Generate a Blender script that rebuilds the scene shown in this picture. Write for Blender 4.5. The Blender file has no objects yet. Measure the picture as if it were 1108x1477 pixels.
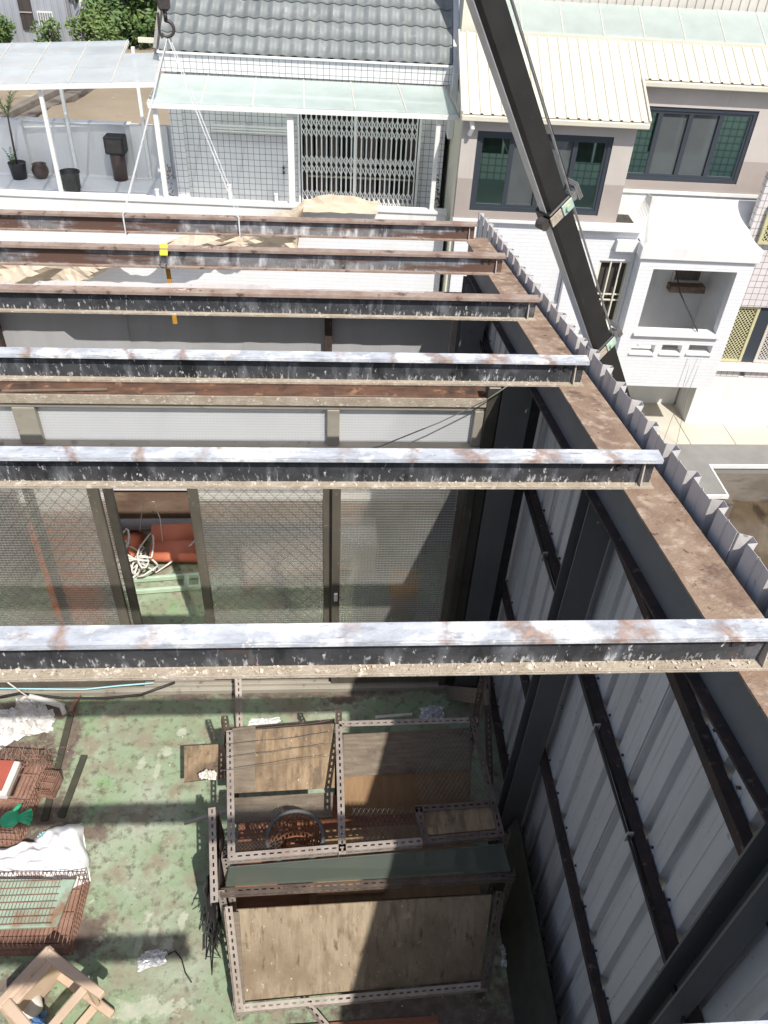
import bpy, bmesh, math, random
from mathutils import Vector, Matrix
random.seed(7)
scene = bpy.context.scene
col = scene.collection

# ------------------------------------------------------------------ camera, sky, sun, exposure
cd_ = bpy.data.cameras.new('camera'); cam = bpy.data.objects.new('camera', cd_); col.objects.link(cam)
cd_.sensor_fit = 'VERTICAL'; cd_.sensor_height = 36.0; cd_.lens = 36.0 * 1150 / 1477
cd_.clip_start = 0.02; cd_.clip_end = 2000
RX = Vector((0.997462404, -0.0542122566, 0.0461495805))
RY = Vector((-6.10212902e-05, -0.64886297, -0.760905278))
RZ = Vector((0.071195146, 0.758971592, -0.647219726))
cam.matrix_world = Matrix(((RX.x, -RY.x, -RZ.x, 0), (RX.y, -RY.y, -RZ.y, 0), (RX.z, -RY.z, -RZ.z, 4.9), (0, 0, 0, 1)))
scene.camera = cam

SUN = Vector((0.27, -0.68, 1.0)).normalized()          # towards the sun
world = bpy.data.worlds.new('World'); scene.world = world; world.use_nodes = True
wn = world.node_tree; wn.nodes.clear()
wo = wn.nodes.new('ShaderNodeOutputWorld'); wb = wn.nodes.new('ShaderNodeBackground'); ws = wn.nodes.new('ShaderNodeTexSky')
ws.sky_type = 'NISHITA'; ws.sun_disc = False
ws.sun_elevation = math.asin(SUN.z); ws.sun_rotation = math.atan2(SUN.x, SUN.y)
ws.air_density = 0.6; ws.dust_density = 1.6; ws.ozone_density = 0.0; ws.altitude = 10
wb.inputs['Strength'].default_value = 0.125
wn.links.new(ws.outputs[0], wb.inputs[0]); wn.links.new(wb.outputs[0], wo.inputs[0])
sl = bpy.data.lights.new('sun', 'SUN'); sl.energy = 3.7; sl.angle = math.radians(0.55); sl.color = (1.0, 0.96, 0.90)
so = bpy.data.objects.new('sun', sl); col.objects.link(so); so.location = (4, -8, 14)
so.rotation_euler = (-SUN).to_track_quat('-Z', 'Y').to_euler()
vs = scene.view_settings
vs.view_transform = 'Standard'; vs.look = 'None'; vs.gamma = 1.0; vs.use_curve_mapping = False
vs.exposure = 0.55

# ------------------------------------------------------------------ materials
def _n(nt, t, **kw):
    n = nt.nodes.new(t)
    for k, v in kw.items(): setattr(n, k, v)
    return n
def _noise(nt, vec, scale, stretch=None, detail=6, rough=0.6):
    if stretch:
        m = _n(nt, 'ShaderNodeMapping'); m.inputs['Scale'].default_value = stretch
        nt.links.new(vec, m.inputs[0]); vec = m.outputs[0]
    t = _n(nt, 'ShaderNodeTexNoise'); t.inputs['Scale'].default_value = scale
    t.inputs['Detail'].default_value = detail; t.inputs['Roughness'].default_value = rough
    nt.links.new(vec, t.inputs['Vector']); return t.outputs['Fac']
def _ramp(nt, fac, lo, hi):
    r = _n(nt, 'ShaderNodeMapRange'); r.inputs['From Min'].default_value = lo; r.inputs['From Max'].default_value = hi
    r.clamp = True; nt.links.new(fac, r.inputs['Value']); return r.outputs[0]
def _mix(nt, fac, a, b):
    m = _n(nt, 'ShaderNodeMix', data_type='RGBA')
    for s, v in ((m.inputs['Factor'], fac), (m.inputs[6], a), (m.inputs[7], b)):
        if isinstance(v, (int, float)): s.default_value = v
        elif isinstance(v, tuple): s.default_value = (*v, 1)
        else: nt.links.new(v, s)
    return m.outputs[2]
def mat(name, c1, c2=None, scale=4, stretch=None, rough=0.7, metal=0.0, bump=0.0, bscale=60, layers=(), spec=0.5, lo=0.35, hi=0.65, alpha=None, seed=None):
    """two-tone noise colour plus patches (colour, scale, lo, hi, stretch)"""
    m = bpy.data.materials.new(name); m.use_nodes = True; nt = m.node_tree
    b = nt.nodes['Principled BSDF']
    b.inputs['Roughness'].default_value = rough; b.inputs['Metallic'].default_value = metal
    b.inputs['Specular IOR Level'].default_value = spec
    tc = _n(nt, 'ShaderNodeTexCoord'); vec = tc.outputs['Object']
    if seed is not None:                                   # vary copies
        oi = _n(nt, 'ShaderNodeObjectInfo'); ad = _n(nt, 'ShaderNodeVectorMath', operation='ADD')
        sc = _n(nt, 'ShaderNodeVectorMath', operation='SCALE'); sc.inputs[3].default_value = seed
        cb = _n(nt, 'ShaderNodeCombineXYZ'); nt.links.new(oi.outputs['Random'], cb.inputs[0]); nt.links.new(oi.outputs['Random'], cb.inputs[1])
        nt.links.new(cb.outputs[0], sc.inputs[0]); nt.links.new(vec, ad.inputs[0]); nt.links.new(sc.outputs[0], ad.inputs[1]); vec = ad.outputs[0]
    c = _mix(nt, _ramp(nt, _noise(nt, vec, scale, stretch), lo, hi), c1, c2) if c2 else _mix(nt, 0.0, c1, c1)
    for L in layers:
        cc, s, l, h = L[:4]; st = L[4] if len(L) > 4 else None
        c = _mix(nt, _ramp(nt, _noise(nt, vec, s, st), l, h), c, cc)
    nt.links.new(c, b.inputs['Base Color'])
    if bump:
        bp = _n(nt, 'ShaderNodeBump'); bp.inputs['Strength'].default_value = bump; bp.inputs['Distance'].default_value = 0.01
        nt.links.new(_noise(nt, vec, bscale), bp.inputs['Height']); nt.links.new(bp.outputs[0], b.inputs['Normal'])
    return m
def tile_mat(name, tile, tile2, grout, w, h, mortar, rough=0.35, offset=0.0, dirt=None):
    m = bpy.data.materials.new(name); m.use_nodes = True; nt = m.node_tree; b = nt.nodes['Principled BSDF']
    b.inputs['Roughness'].default_value = rough
    tc = _n(nt, 'ShaderNodeTexCoord'); sp = _n(nt, 'ShaderNodeSeparateXYZ'); cb = _n(nt, 'ShaderNodeCombineXYZ')
    ad = _n(nt, 'ShaderNodeMath', operation='ADD')
    nt.links.new(tc.outputs['Object'], sp.inputs[0]); nt.links.new(sp.outputs[0], ad.inputs[0]); nt.links.new(sp.outputs[1], ad.inputs[1])
    nt.links.new(ad.outputs[0], cb.inputs[0]); nt.links.new(sp.outputs[2], cb.inputs[1])
    br = _n(nt, 'ShaderNodeTexBrick'); br.offset = offset; br.squash = 1.0
    br.inputs['Color1'].default_value = (*tile, 1); br.inputs['Color2'].default_value = (*tile2, 1); br.inputs['Mortar'].default_value = (*grout, 1)
    br.inputs['Scale'].default_value = 1.0; br.inputs['Mortar Size'].default_value = mortar; br.inputs['Mortar Smooth'].default_value = 0.1
    br.inputs['Brick Width'].default_value = w; br.inputs['Row Height'].default_value = h
    nt.links.new(cb.outputs[0], br.inputs['Vector'])
    c = br.outputs['Color']
    if dirt: c = _mix(nt, _ramp(nt, _noise(nt, tc.outputs['Object'], 1.3, (1, 1, .35)), .45, .8), c, dirt)
    nt.links.new(c, b.inputs['Base Color'])
    bp = _n(nt, 'ShaderNodeBump'); bp.invert = True; bp.inputs['Strength'].default_value = 0.5; bp.inputs['Distance'].default_value = 0.004
    nt.links.new(br.outputs['Fac'], bp.inputs['Height']); nt.links.new(bp.outputs[0], b.inputs['Normal'])
    return m
def pattern_glass(name, tint, white, pitch, clear, rough=0.10, dust=(.70, .71, .68), dust2=(.52, .51, .46), line=.3):
    """pressed-grid privacy glass: soft refraction + some straight view + a dusty share that is stronger on the raised grid"""
    m = bpy.data.materials.new(name); m.use_nodes = True; nt = m.node_tree; nt.nodes.remove(nt.nodes['Principled BSDF'])
    out = nt.nodes['Material Output']; tc = _n(nt, 'ShaderNodeTexCoord')
    hs = []
    for d in ('X', 'Z'):
        w = _n(nt, 'ShaderNodeTexWave', wave_type='BANDS', bands_direction=d); w.inputs['Scale'].default_value = .314 / pitch
        w.inputs['Distortion'].default_value = 0.0
        nt.links.new(tc.outputs['Object'], w.inputs['Vector']); hs.append(w.outputs['Fac'])
    ad = _n(nt, 'ShaderNodeMath', operation='MAXIMUM'); nt.links.new(_ramp(nt, hs[0], .80, 1.15), ad.inputs[0]); nt.links.new(_ramp(nt, hs[1], .55, 1.0), ad.inputs[1])
    bp = _n(nt, 'ShaderNodeBump'); bp.inputs['Strength'].default_value = 0.5; bp.inputs['Distance'].default_value = 0.0015
    nt.links.new(ad.outputs[0], bp.inputs['Height'])
    g = _n(nt, 'ShaderNodeBsdfRefraction'); g.inputs['IOR'].default_value = 1.05; g.inputs['Roughness'].default_value = rough; g.inputs['Color'].default_value = (*tint, 1)
    nt.links.new(bp.outputs[0], g.inputs['Normal'])
    t = _n(nt, 'ShaderNodeBsdfTransparent'); t.inputs[0].default_value = (*tint, 1)
    m1 = _n(nt, 'ShaderNodeMixShader'); m1.inputs[0].default_value = clear; nt.links.new(g.outputs[0], m1.inputs[1]); nt.links.new(t.outputs[0], m1.inputs[2])
    dcol = _mix(nt, _ramp(nt, _noise(nt, tc.outputs['Object'], 1.4), .38, .62), dust, dust2)
    d = _n(nt, 'ShaderNodeBsdfDiffuse'); nt.links.new(dcol, d.inputs[0])
    tr = _n(nt, 'ShaderNodeBsdfTranslucent'); nt.links.new(dcol, tr.inputs[0])
    m2 = _n(nt, 'ShaderNodeMixShader'); m2.inputs[0].default_value = .3; nt.links.new(d.outputs[0], m2.inputs[1]); nt.links.new(tr.outputs[0], m2.inputs[2])
    fac = _n(nt, 'ShaderNodeMath', operation='MULTIPLY_ADD'); fac.use_clamp = True; fac.inputs[1].default_value = line; fac.inputs[2].default_value = white
    nt.links.new(ad.outputs[0], fac.inputs[0])
    m3 = _n(nt, 'ShaderNodeMixShader'); nt.links.new(fac.outputs[0], m3.inputs[0]); nt.links.new(m1.outputs[0], m3.inputs[1]); nt.links.new(m2.outputs[0], m3.inputs[2])
    gl = _n(nt, 'ShaderNodeBsdfGlossy'); gl.inputs['Roughness'].default_value = .12; nt.links.new(bp.outputs[0], gl.inputs['Normal'])
    fr = _n(nt, 'ShaderNodeFresnel'); fr.inputs[0].default_value = 1.45
    ge = _n(nt, 'ShaderNodeNewGeometry'); om = _n(nt, 'ShaderNodeMath', operation='SUBTRACT'); om.inputs[0].default_value = 1.0; nt.links.new(ge.outputs['Backfacing'], om.inputs[1])
    fm_ = _n(nt, 'ShaderNodeMath', operation='MULTIPLY'); nt.links.new(fr.outputs[0], fm_.inputs[0]); nt.links.new(om.outputs[0], fm_.inputs[1])   # mirror only on the outer face
    m4 = _n(nt, 'ShaderNodeMixShader'); nt.links.new(fm_.outputs[0], m4.inputs[0]); nt.links.new(m3.outputs[0], m4.inputs[1]); nt.links.new(gl.outputs[0], m4.inputs[2])
    t2 = _n(nt, 'ShaderNodeBsdfTransparent'); m5 = _n(nt, 'ShaderNodeMixShader'); nt.links.new(ge.outputs['Backfacing'], m5.inputs[0])
    nt.links.new(m4.outputs[0], m5.inputs[1]); nt.links.new(t2.outputs[0], m5.inputs[2]); nt.links.new(m5.outputs[0], out.inputs[0]); return m
def sheer_glass(name, tint, body, gloss, clear, trans=.4):
    """flat sheet glass or polycarbonate: share seen straight through, tinted body, mirror share"""
    m = bpy.data.materials.new(name); m.use_nodes = True; nt = m.node_tree; nt.nodes.remove(nt.nodes['Principled BSDF'])
    out = nt.nodes['Material Output']; tc = _n(nt, 'ShaderNodeTexCoord')
    c = _mix(nt, _ramp(nt, _noise(nt, tc.outputs['Object'], 3.0, (1, 1, 1)), .3, .75), body, tuple(x * .86 for x in body))
    d = _n(nt, 'ShaderNodeBsdfDiffuse'); nt.links.new(c, d.inputs[0])
    tr = _n(nt, 'ShaderNodeBsdfTranslucent'); nt.links.new(c, tr.inputs[0])
    m0 = _n(nt, 'ShaderNodeMixShader'); m0.inputs[0].default_value = trans; nt.links.new(d.outputs[0], m0.inputs[1]); nt.links.new(tr.outputs[0], m0.inputs[2])
    t = _n(nt, 'ShaderNodeBsdfTransparent'); t.inputs[0].default_value = (*tint, 1)
    m1 = _n(nt, 'ShaderNodeMixShader'); m1.inputs[0].default_value = clear; nt.links.new(m0.outputs[0], m1.inputs[1]); nt.links.new(t.outputs[0], m1.inputs[2])
    gl = _n(nt, 'ShaderNodeBsdfGlossy'); gl.inputs['Roughness'].default_value = .02; gl.inputs['Color'].default_value = (*[min(1, x * 1.05) for x in tint], 1)
    m2 = _n(nt, 'ShaderNodeMixShader'); m2.inputs[0].default_value = gloss; nt.links.new(m1.outputs[0], m2.inputs[1]); nt.links.new(gl.outputs[0], m2.inputs[2])
    nt.links.new(m2.outputs[0], out.inputs[0]); return m

RUST = (.20, .085, .045); DRUST = (.07, .035, .025)
def flange_white(name):
    """worn white galvanised flange with a rust bloom at every old roof screw"""
    m = mat(name, (.55, .575, .60), (.36, .38, .41), 9, (1, 2.5, 2.5), .6, 0, .3, 90, layers=(((.74, .74, .72), 6, .50, .60), ((.30, .31, .33), 26, .58, .68, (.5, 2, 2)), ((.78, .76, .73), 33, .62, .70), ((.36, .27, .22), 16, .64, .74)), seed=40)
    nt = m.node_tree; b = nt.nodes['Principled BSDF']; src = b.inputs['Base Color'].links[0].from_socket
    tc = _n(nt, 'ShaderNodeTexCoord'); sp = _n(nt, 'ShaderNodeSeparateXYZ'); nt.links.new(tc.outputs['Object'], sp.inputs[0])
    oi = _n(nt, 'ShaderNodeObjectInfo')
    ns = _noise(nt, tc.outputs['Object'], 5.0)
    a = _n(nt, 'ShaderNodeMath', operation='MULTIPLY_ADD'); a.inputs[1].default_value = .34; nt.links.new(ns, a.inputs[0]); nt.links.new(sp.outputs[0], a.inputs[2])
    md = _n(nt, 'ShaderNodeMath', operation='PINGPONG'); md.inputs[1].default_value = .115; nt.links.new(a.outputs[0], md.inputs[0])
    ns2 = _noise(nt, tc.outputs['Object'], 22.0)
    s = _n(nt, 'ShaderNodeMath', operation='MULTIPLY_ADD'); s.inputs[1].default_value = .17; nt.links.new(ns2, s.inputs[0]); nt.links.new(md.outputs[0], s.inputs[2])
    lp = _n(nt, 'ShaderNodeMapRange'); lp.inputs['From Min'].default_value = .082; lp.inputs['From Max'].default_value = .125; lp.inputs['To Min'].default_value = 1; lp.inputs['To Max'].default_value = 0
    nt.links.new(s.outputs[0], lp.inputs['Value'])
    gate = _ramp(nt, _noise(nt, tc.outputs['Object'], 3.1), .44, .56)
    mu = _n(nt, 'ShaderNodeMath', operation='MULTIPLY'); nt.links.new(lp.outputs[0], mu.inputs[0]); nt.links.new(gate, mu.inputs[1])
    rc = _mix(nt, _ramp(nt, ns2, .4, .6), (.39, .29, .24), (.15, .08, .06))
    nt.links.new(_mix(nt, mu.outputs[0], src, rc), b.inputs['Base Color']); return m
def web_dark(name, base, base2, fleck, lo):
    """dark web with pale bird-lime flecks that run down and thicken at the foot"""
    m = mat(name, base, base2, 9, (1, 1, 2), .6, 0, .25, 70, layers=((tuple(3.2 * x for x in base2), 14, .52, .72, (1, 1, .35)), (tuple(.4 * x for x in base), 8, .56, .66, (1, 1, .4)), ((.13, .075, .055), 5, .64, .74)), seed=30)
    nt = m.node_tree; b = nt.nodes['Principled BSDF']; src = b.inputs['Base Color'].links[0].from_socket
    tc = _n(nt, 'ShaderNodeTexCoord'); v = tc.outputs['Object']
    sp = _n(nt, 'ShaderNodeSeparateXYZ'); nt.links.new(v, sp.inputs[0])
    f1 = _ramp(nt, _noise(nt, v, 55, (1, 1, .45), 3), lo, lo + .06)
    low = _n(nt, 'ShaderNodeMapRange'); low.inputs['From Min'].default_value = .06; low.inputs['From Max'].default_value = .0
    nt.links.new(sp.outputs[2], low.inputs['Value'])
    k = _noise(nt, v, 62, (1, 1, .35), 4)
    ad = _n(nt, 'ShaderNodeMath', operation='MULTIPLY_ADD'); ad.inputs[1].default_value = .10; nt.links.new(low.outputs[0], ad.inputs[0]); nt.links.new(k, ad.inputs[2])
    f2 = _ramp(nt, ad.outputs[0], .63, .76)
    mx = _n(nt, 'ShaderNodeMath', operation='MAXIMUM'); nt.links.new(f1, mx.inputs[0]); nt.links.new(f2, mx.inputs[1])
    nt.links.new(_mix(nt, mx.outputs[0], src, fleck), b.inputs['Base Color']); return m

K = {}
K['flange_white'] = flange_white('worn white flange paint')
K['flange_rust'] = mat('rusted flange', (.25, .165, .125), (.36, .29, .24), 8, None, .85, 0, .4, 80, layers=((DRUST, 12, .58, .68), ((.62, .56, .48), 10, .66, .72)))
K['flange_dust'] = mat('dusty flange', (.46, .40, .32), (.34, .28, .21), 14, None, .9, 0, .6, 120, layers=(((.62, .57, .48), 40, .58, .66),), seed=20)
K['web_dark'] = web_dark('black web with lime flecks', (.028, .030, .034), (.058, .061, .066), (.50, .50, .49), .66)
K['web_grey'] = web_dark('grey web with rust', (.16, .16, .17), (.24, .24, .24), (.42, .40, .38), .70)
_m = K['web_grey']; _nt = _m.node_tree; _b = _nt.nodes['Principled BSDF']; _s = _b.inputs['Base Color'].links[0].from_socket
_tc = _n(_nt, 'ShaderNodeTexCoord')
_nt.links.new(_mix(_nt, _ramp(_nt, _noise(_nt, _tc.outputs['Object'], 1.6, (1, 1, 6)), .47, .58), _s, (.12, .07, .052)), _b.inputs['Base Color'])
K['gutter_rust'] = mat('rusted gutter', (.17, .085, .05), (.075, .045, .033), 6, (1, 2, 1), .9, 0, .5, 60, layers=(((.30, .17, .10), 11, .58, .68), ((.05, .03, .022), 4, .55, .66), ((.45, .38, .3), 50, .70, .74)))
K['gusset'] = mat('pale gusset plate', (.48, .45, .41), (.36, .31, .26), 10, None, .7, 0, .2)
K['bolt'] = mat('black bolt', (.03, .028, .028), None, rough=.5)
K['rafter_rust'] = mat('rusty rafter top', (.35, .25, .175), (.23, .15, .105), 9, (1, .6, 1), .9, 0, .5, 90, layers=(((.46, .36, .27), 17, .50, .66), ((.14, .085, .06), 5, .58, .70), (DRUST, 28, .63, .70)))
K['rafter_grey'] = mat('grey primer', (.155, .16, .165), (.12, .12, .12), 3, None, .65, 0, .1, layers=((DRUST, 6, .68, .8),))
K['rust_dark'] = mat('dark rusty steel', (.075, .045, .035), (.035, .028, .025), 9, None, .9, 0, .4, layers=(((.16, .11, .09), 22, .6, .68),))
K['steel_dark'] = mat('dark grey steel', (.095, .095, .092), (.13, .128, .122), 4, (1, 1, .3), .6, 0, .15, layers=(((.25, .24, .22), 40, .71, .74),))
K['galv'] = mat('weathered grey sheet', (.63, .605, .585), (.54, .52, .50), 3.2, (1, 1, .3), .6, .0, .12, 50, layers=(((.40, .33, .27), 4.5, .66, .80, (1, 4, .25)), ((.30, .28, .26), 24, .64, .72), ((.33, .31, .29), 2.4, .55, .80, (1, 3, .35)), ((.36, .34, .32), 9, .60, .75, (1, 6, .12)), ((.62, .62, .61), 30, .70, .76), ((.22, .20, .18), 55, .70, .74)))
K['galv_back'] = mat('flat grey sheet', (.44, .44, .45), (.38, .38, .385), 2.5, (1.5, 1, .25), .6, .05, .08, layers=(((.24, .21, .18), 9, .66, .8, (4, 1, .2)),))
K['cable'] = mat('black cable', (.018, .018, .018), None, rough=.5)
K['floor'] = mat('worn green floor paint', (.225, .305, .17), (.285, .35, .235), 2.2, None, .75, 0, .45, 26,
    layers=(((.185, .36, .14), 2.9, .62, .72), ((.38, .41, .32), 1.35, .50, .66), ((.24, .21, .15), 1.9, .52, .70), ((.26, .235, .165), 5.3, .50, .64), ((.155, .165, .105), 17, .52, .66), ((.43, .45, .35), 4.1, .66, .72), ((.56, .55, .47), 9.0, .70, .735), ((.055, .055, .04), 13, .67, .74), ((.11, .095, .07), 34, .63, .70), ((.74, .74, .68), 75, .735, .755)))
def spots(m, lst, cols, warp, lo, hi):
    """stains of their own place and shape, broken up by noise"""
    nt = m.node_tree; b = nt.nodes['Principled BSDF']; src = b.inputs['Base Color'].links[0].from_socket
    tc = _n(nt, 'ShaderNodeTexCoord'); acc = None
    for (x, y, rx, ry) in lst:
        mp = _n(nt, 'ShaderNodeMapping', vector_type='TEXTURE'); mp.inputs['Location'].default_value = (x, y, 0); mp.inputs['Scale'].default_value = (rx, ry, 1)
        nt.links.new(tc.outputs['Object'], mp.inputs[0])
        ln_ = _n(nt, 'ShaderNodeVectorMath', operation='LENGTH'); nt.links.new(mp.outputs[0], ln_.inputs[0])
        iv = _n(nt, 'ShaderNodeMath', operation='SUBTRACT'); iv.inputs[0].default_value = 1.3; nt.links.new(ln_.outputs['Value'], iv.inputs[1])
        if acc is None: acc = iv.outputs[0]
        else:
            mx = _n(nt, 'ShaderNodeMath', operation='SMOOTH_MAX'); mx.inputs[2].default_value = .3; nt.links.new(acc, mx.inputs[0]); nt.links.new(iv.outputs[0], mx.inputs[1]); acc = mx.outputs[0]
    for sc, am in warp:
        ns = _noise(nt, tc.outputs['Object'], sc); s = _n(nt, 'ShaderNodeMath', operation='MULTIPLY_ADD'); s.inputs[1].default_value = am
        sb = _n(nt, 'ShaderNodeMath', operation='SUBTRACT'); sb.inputs[1].default_value = .5; nt.links.new(ns, sb.inputs[0])
        nt.links.new(sb.outputs[0], s.inputs[0]); nt.links.new(acc, s.inputs[2]); acc = s.outputs[0]
    col_ = _mix(nt, _ramp(nt, _noise(nt, tc.outputs['Object'], 16), .4, .6), *cols)
    nt.links.new(_mix(nt, _ramp(nt, acc, lo, hi), src, col_), b.inputs['Base Color'])
spots(K['floor'], [(-2.15, 3.2, .40, .26), (-1.60, 2.42, .16, .34), (-2.1, 2.75, .5, .4), (-1.38, 2.03, .20, .16), (-1.9, 1.66, .40, .22), (-2.2, 3.55, .45, .10), (-.4, 3.66, 1.6, .035), (.1, 3.60, .16, .05), (-1.45, 2.62, .16, .08), (-2.4, 2.2, .5, 1.2), (-1.78, 3.3, .08, .35), (.6, 1.5, .9, .25)], ((.115, .088, .068), (.17, .135, .105)), ((3.5, 2.2), (14, 1.6), (45, .9)), .25, .80)
spots(K['floor'], [(-1.15, 3.06, .028, .11), (-1.10, 3.20, .05, .05), (-1.02, 3.35, .05, .045), (-1.26, 3.10, .035, .06), (-1.0, 2.00, .035, .07), (-.90, 1.93, .05, .05), (-.84, 2.04, .03, .09), (-1.08, 1.93, .025, .07), (-1.3, 1.97, .06, .03), (-1.0, 1.6, .25, .08)], ((.44, .45, .35), (.36, .40, .29)), ((9, 2.6), (26, 1.6), (80, .8)), .50, .80)
K['dirt'] = mat('brown grime', (.105, .078, .058), (.16, .125, .095), 12, None, .95, 0, .7, 60, layers=(((.33, .29, .24), 55, .64, .70),))
K['alu'] = mat('bronze aluminium', (.115, .10, .08), (.17, .15, .12), 5, (1, 1, .4), .45, .3, .05, layers=(((.30, .27, .23), 26, .64, .72),))
K['alu_pale'] = mat('dusty aluminium', (.30, .27, .22), (.38, .35, .29), 5, (.4, 1, 1), .6, .1, .1, layers=(((.16, .13, .10), 12, .6, .72),))
K['alu_dark'] = mat('dark sash', (.06, .055, .045), (.10, .09, .075), 6, None, .45, .3)
K['glass_white'] = pattern_glass('frosted transom glass', (.85, .9, .88), .88, .018, .15, .1, (.82, .83, .83), (.76, .77, .77), -.12)
K['glass_grid'] = pattern_glass('pressed grid glass', (.88, .87, .82), .20, .021, .34, .15, (.78, .76, .69), (.52, .51, .45), .30)
K['wood'] = mat('weathered plywood', (.235, .16, .09), (.33, .24, .15), 7, (6, 1, 1), .85, 0, .35, 50, layers=(((.10, .065, .04), 3, .52, .72, (4, 1, 1)), ((.095, .064, .04), 2.1, .46, .66), ((.14, .10, .065), 6, .52, .66, (3, .6, 1)), ((.11, .08, .055), 19, .56, .70), ((.52, .46, .36), 55, .66, .71, (1, .22, 1))))
K['wood_ramp'] = mat('grey weathered ply', (.335, .27, .185), (.26, .20, .135), 5, (7, 1, 1), .9, 0, .35, 50, layers=(((.17, .125, .08), 2.2, .47, .66), ((.21, .155, .10), 7, .50, .64, (3, .6, 1)), ((.12, .085, .055), 11, .58, .70, (3, .5, 1)), ((.62, .56, .45), 40, .66, .72, (1, .16, 1)), ((.10, .075, .05), 34, .68, .74)))
K['wood_grey'] = mat('grey plank', (.22, .18, .135), (.15, .118, .085), 8, (1, 7, 7), .9, 0, .35, 50, layers=(((.10, .075, .055), 3, .50, .68), ((.12, .09, .07), 15, .58, .72), ((.36, .31, .25), 50, .70, .75)))
K['wood_warm'] = mat('warm plywood', (.30, .19, .10), (.24, .145, .075), 6, (5, 1, 1), .8, 0, .25, 50, layers=(((.2, .12, .06), 9, .64, .72, (1, 6, 6)),))
K['wood_red'] = mat('red brown board', (.30, .13, .065), (.22, .09, .05), 7, (1, 8, 8), .8, 0, .3)
K['slot'] = mat('zinc slotted angle', (.40, .35, .31), (.31, .26, .22), 12, None, .65, .2, .2, layers=((RUST, 9, .60, .72),))
K['slot_dark'] = mat('darker slotted angle', (.16, .12, .10), (.10, .075, .06), 12, None, .75, .1, .2)  # darker tone of the angle, mostly on the rack's right half
K['mesh_wire'] = mat('old wire', (.13, .13, .12), (.20, .19, .17), 20, None, .6, .3)
K['rust_wire'] = mat('rusty cage wire', (.34, .20, .145), (.22, .115, .08), 14, None, .85, 0, .3)
K['green_glass'] = sheer_glass('dirty green sheet', (.60, .68, .62), (.20, .225, .19), .07, .38)
K['black_net'] = mat('black netting', (.02, .02, .02), (.035, .035, .035), 9)
K['orange'] = mat('orange terracotta plastic', (.60, .19, .10), (.50, .15, .085), 4, None, .55, 0, .1, layers=(((.3, .14, .1), 7, .66, .8),))
K['rope'] = mat('white rope', (.74, .72, .66), (.62, .58, .5), 30, None, .85)
K['ladder'] = mat('pale green ladder paint', (.48, .60, .45), (.40, .52, .38), 9, None, .6)
K['pipe'] = mat('grey plastic pipe', (.24, .25, .25), (.18, .18, .18), 5, (1, 4, 4), .5)
K['stain'] = mat('rust stained concrete', (.22, .15, .10), (.13, .08, .055), 3.2, (1, 1, 2.0), .9, 0, .4, layers=(((.34, .27, .20), 2.6, .55, .72, (.6, 1, 2)), ((.05, .03, .025), 2.2, .58, .74)))
K['white'] = mat('white render', (.74, .74, .72), (.67, .67, .65), 2.3, (1, 1, .5), .8, 0, .1, layers=(((.56, .54, .49), 3.0, .60, .85, (1.5, 1, .3)), ((.50, .48, .43), 9, .68, .80, (3, 1, .15)),))
K['white_paint'] = mat('white steel paint', (.78, .78, .75), (.70, .70, .66), 6, None, .45)
K['cream'] = mat('cream wall', (.68, .66, .53), (.62, .60, .49), 2.5, None, .8)
K['tile_grey'] = tile_mat('small square grey tile', (.66, .66, .655), (.71, .71, .70), (.17, .17, .175), .098, .098, .0040)
K['tile_white'] = tile_mat('white strip tile', (.75, .76, .77), (.72, .73, .74), (.63, .64, .65), .24, .062, .003, offset=.5, dirt=(.70, .70, .68))
K['tile_pink'] = tile_mat('pinkish square tile', (.66, .62, .61), (.60, .57, .56), (.22, .20, .20), .11, .11, .005)
K['beige'] = mat('beige render', (.50, .455, .41), (.46, .42, .38), 3, None, .85, 0, .08, layers=(((.36, .32, .28), 5, .60, .80, (2.5, 1, .2)),))
K['taupe'] = mat('taupe tile band', (.37, .32, .285), (.34, .295, .265), 3, None, .7)
K['roof_sheet'] = mat('cream roof sheet', (.62, .585, .475), (.56, .53, .43), 2.5, (1, .5, 1), .5, 0, .05, layers=(((.55, .50, .40), 6, .68, .8, (3, .4, 1)),))
K['wall_sheet'] = mat('beige wall sheet', (.60, .57, .50), (.54, .51, .45), 3, (1, 1, .3), .6)
K['roof_tile'] = mat('grey green roof tile', (.215, .235, .23), (.15, .168, .165), 1.3, (1, 1, 1), .55, 0, .08, layers=(((.29, .305, .29), 5, .56, .75), ((.10, .10, .09), 9, .66, .76)), seed=15)
K['canopy'] = sheer_glass('pale green polycarbonate', (.90, .96, .94), (.86, .93, .90), .06, .40, .56)
K['canopy_blue'] = sheer_glass('pale blue polycarbonate', (.93, .96, .97), (.93, .96, .965), .06, .46, .62)
K['win_glass'] = sheer_glass('green reflective glass', (.55, .76, .62), (.012, .03, .022), .74, .0)
K['win_screen'] = sheer_glass('window behind insect screen', (.50, .56, .55), (.20, .22, .22), .25, .0)
K['win_frame'] = mat('dark grey window frame', (.055, .065, .08), None, rough=.4, metal=.3)
K['dark_room'] = mat('dark interior', (.035, .03, .028), (.06, .05, .045), 3, (4, 1, .3), .9)
K['boom'] = mat('black crane paint', (.011, .0105, .010), (.019, .0175, .016), 3, (1, 1, 1), .5, 0, .12, layers=(((.06, .05, .042), 9, .66, .80), ((.06, .06, .06), 60, .72, .76)))
K['boom_strip'] = mat('grey wear strip', (.42, .42, .43), (.34, .34, .35), 4, None, .4, .4)
K['clamp_green'] = mat('verdigris clamp', (.30, .48, .40), (.45, .58, .48), 12, None, .6, 0, .2, layers=(((.55, .48, .26), 9, .58, .66),))
K['steel'] = mat('bare steel', (.38, .38, .37), (.26, .25, .24), 12, None, .4, .7)
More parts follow.
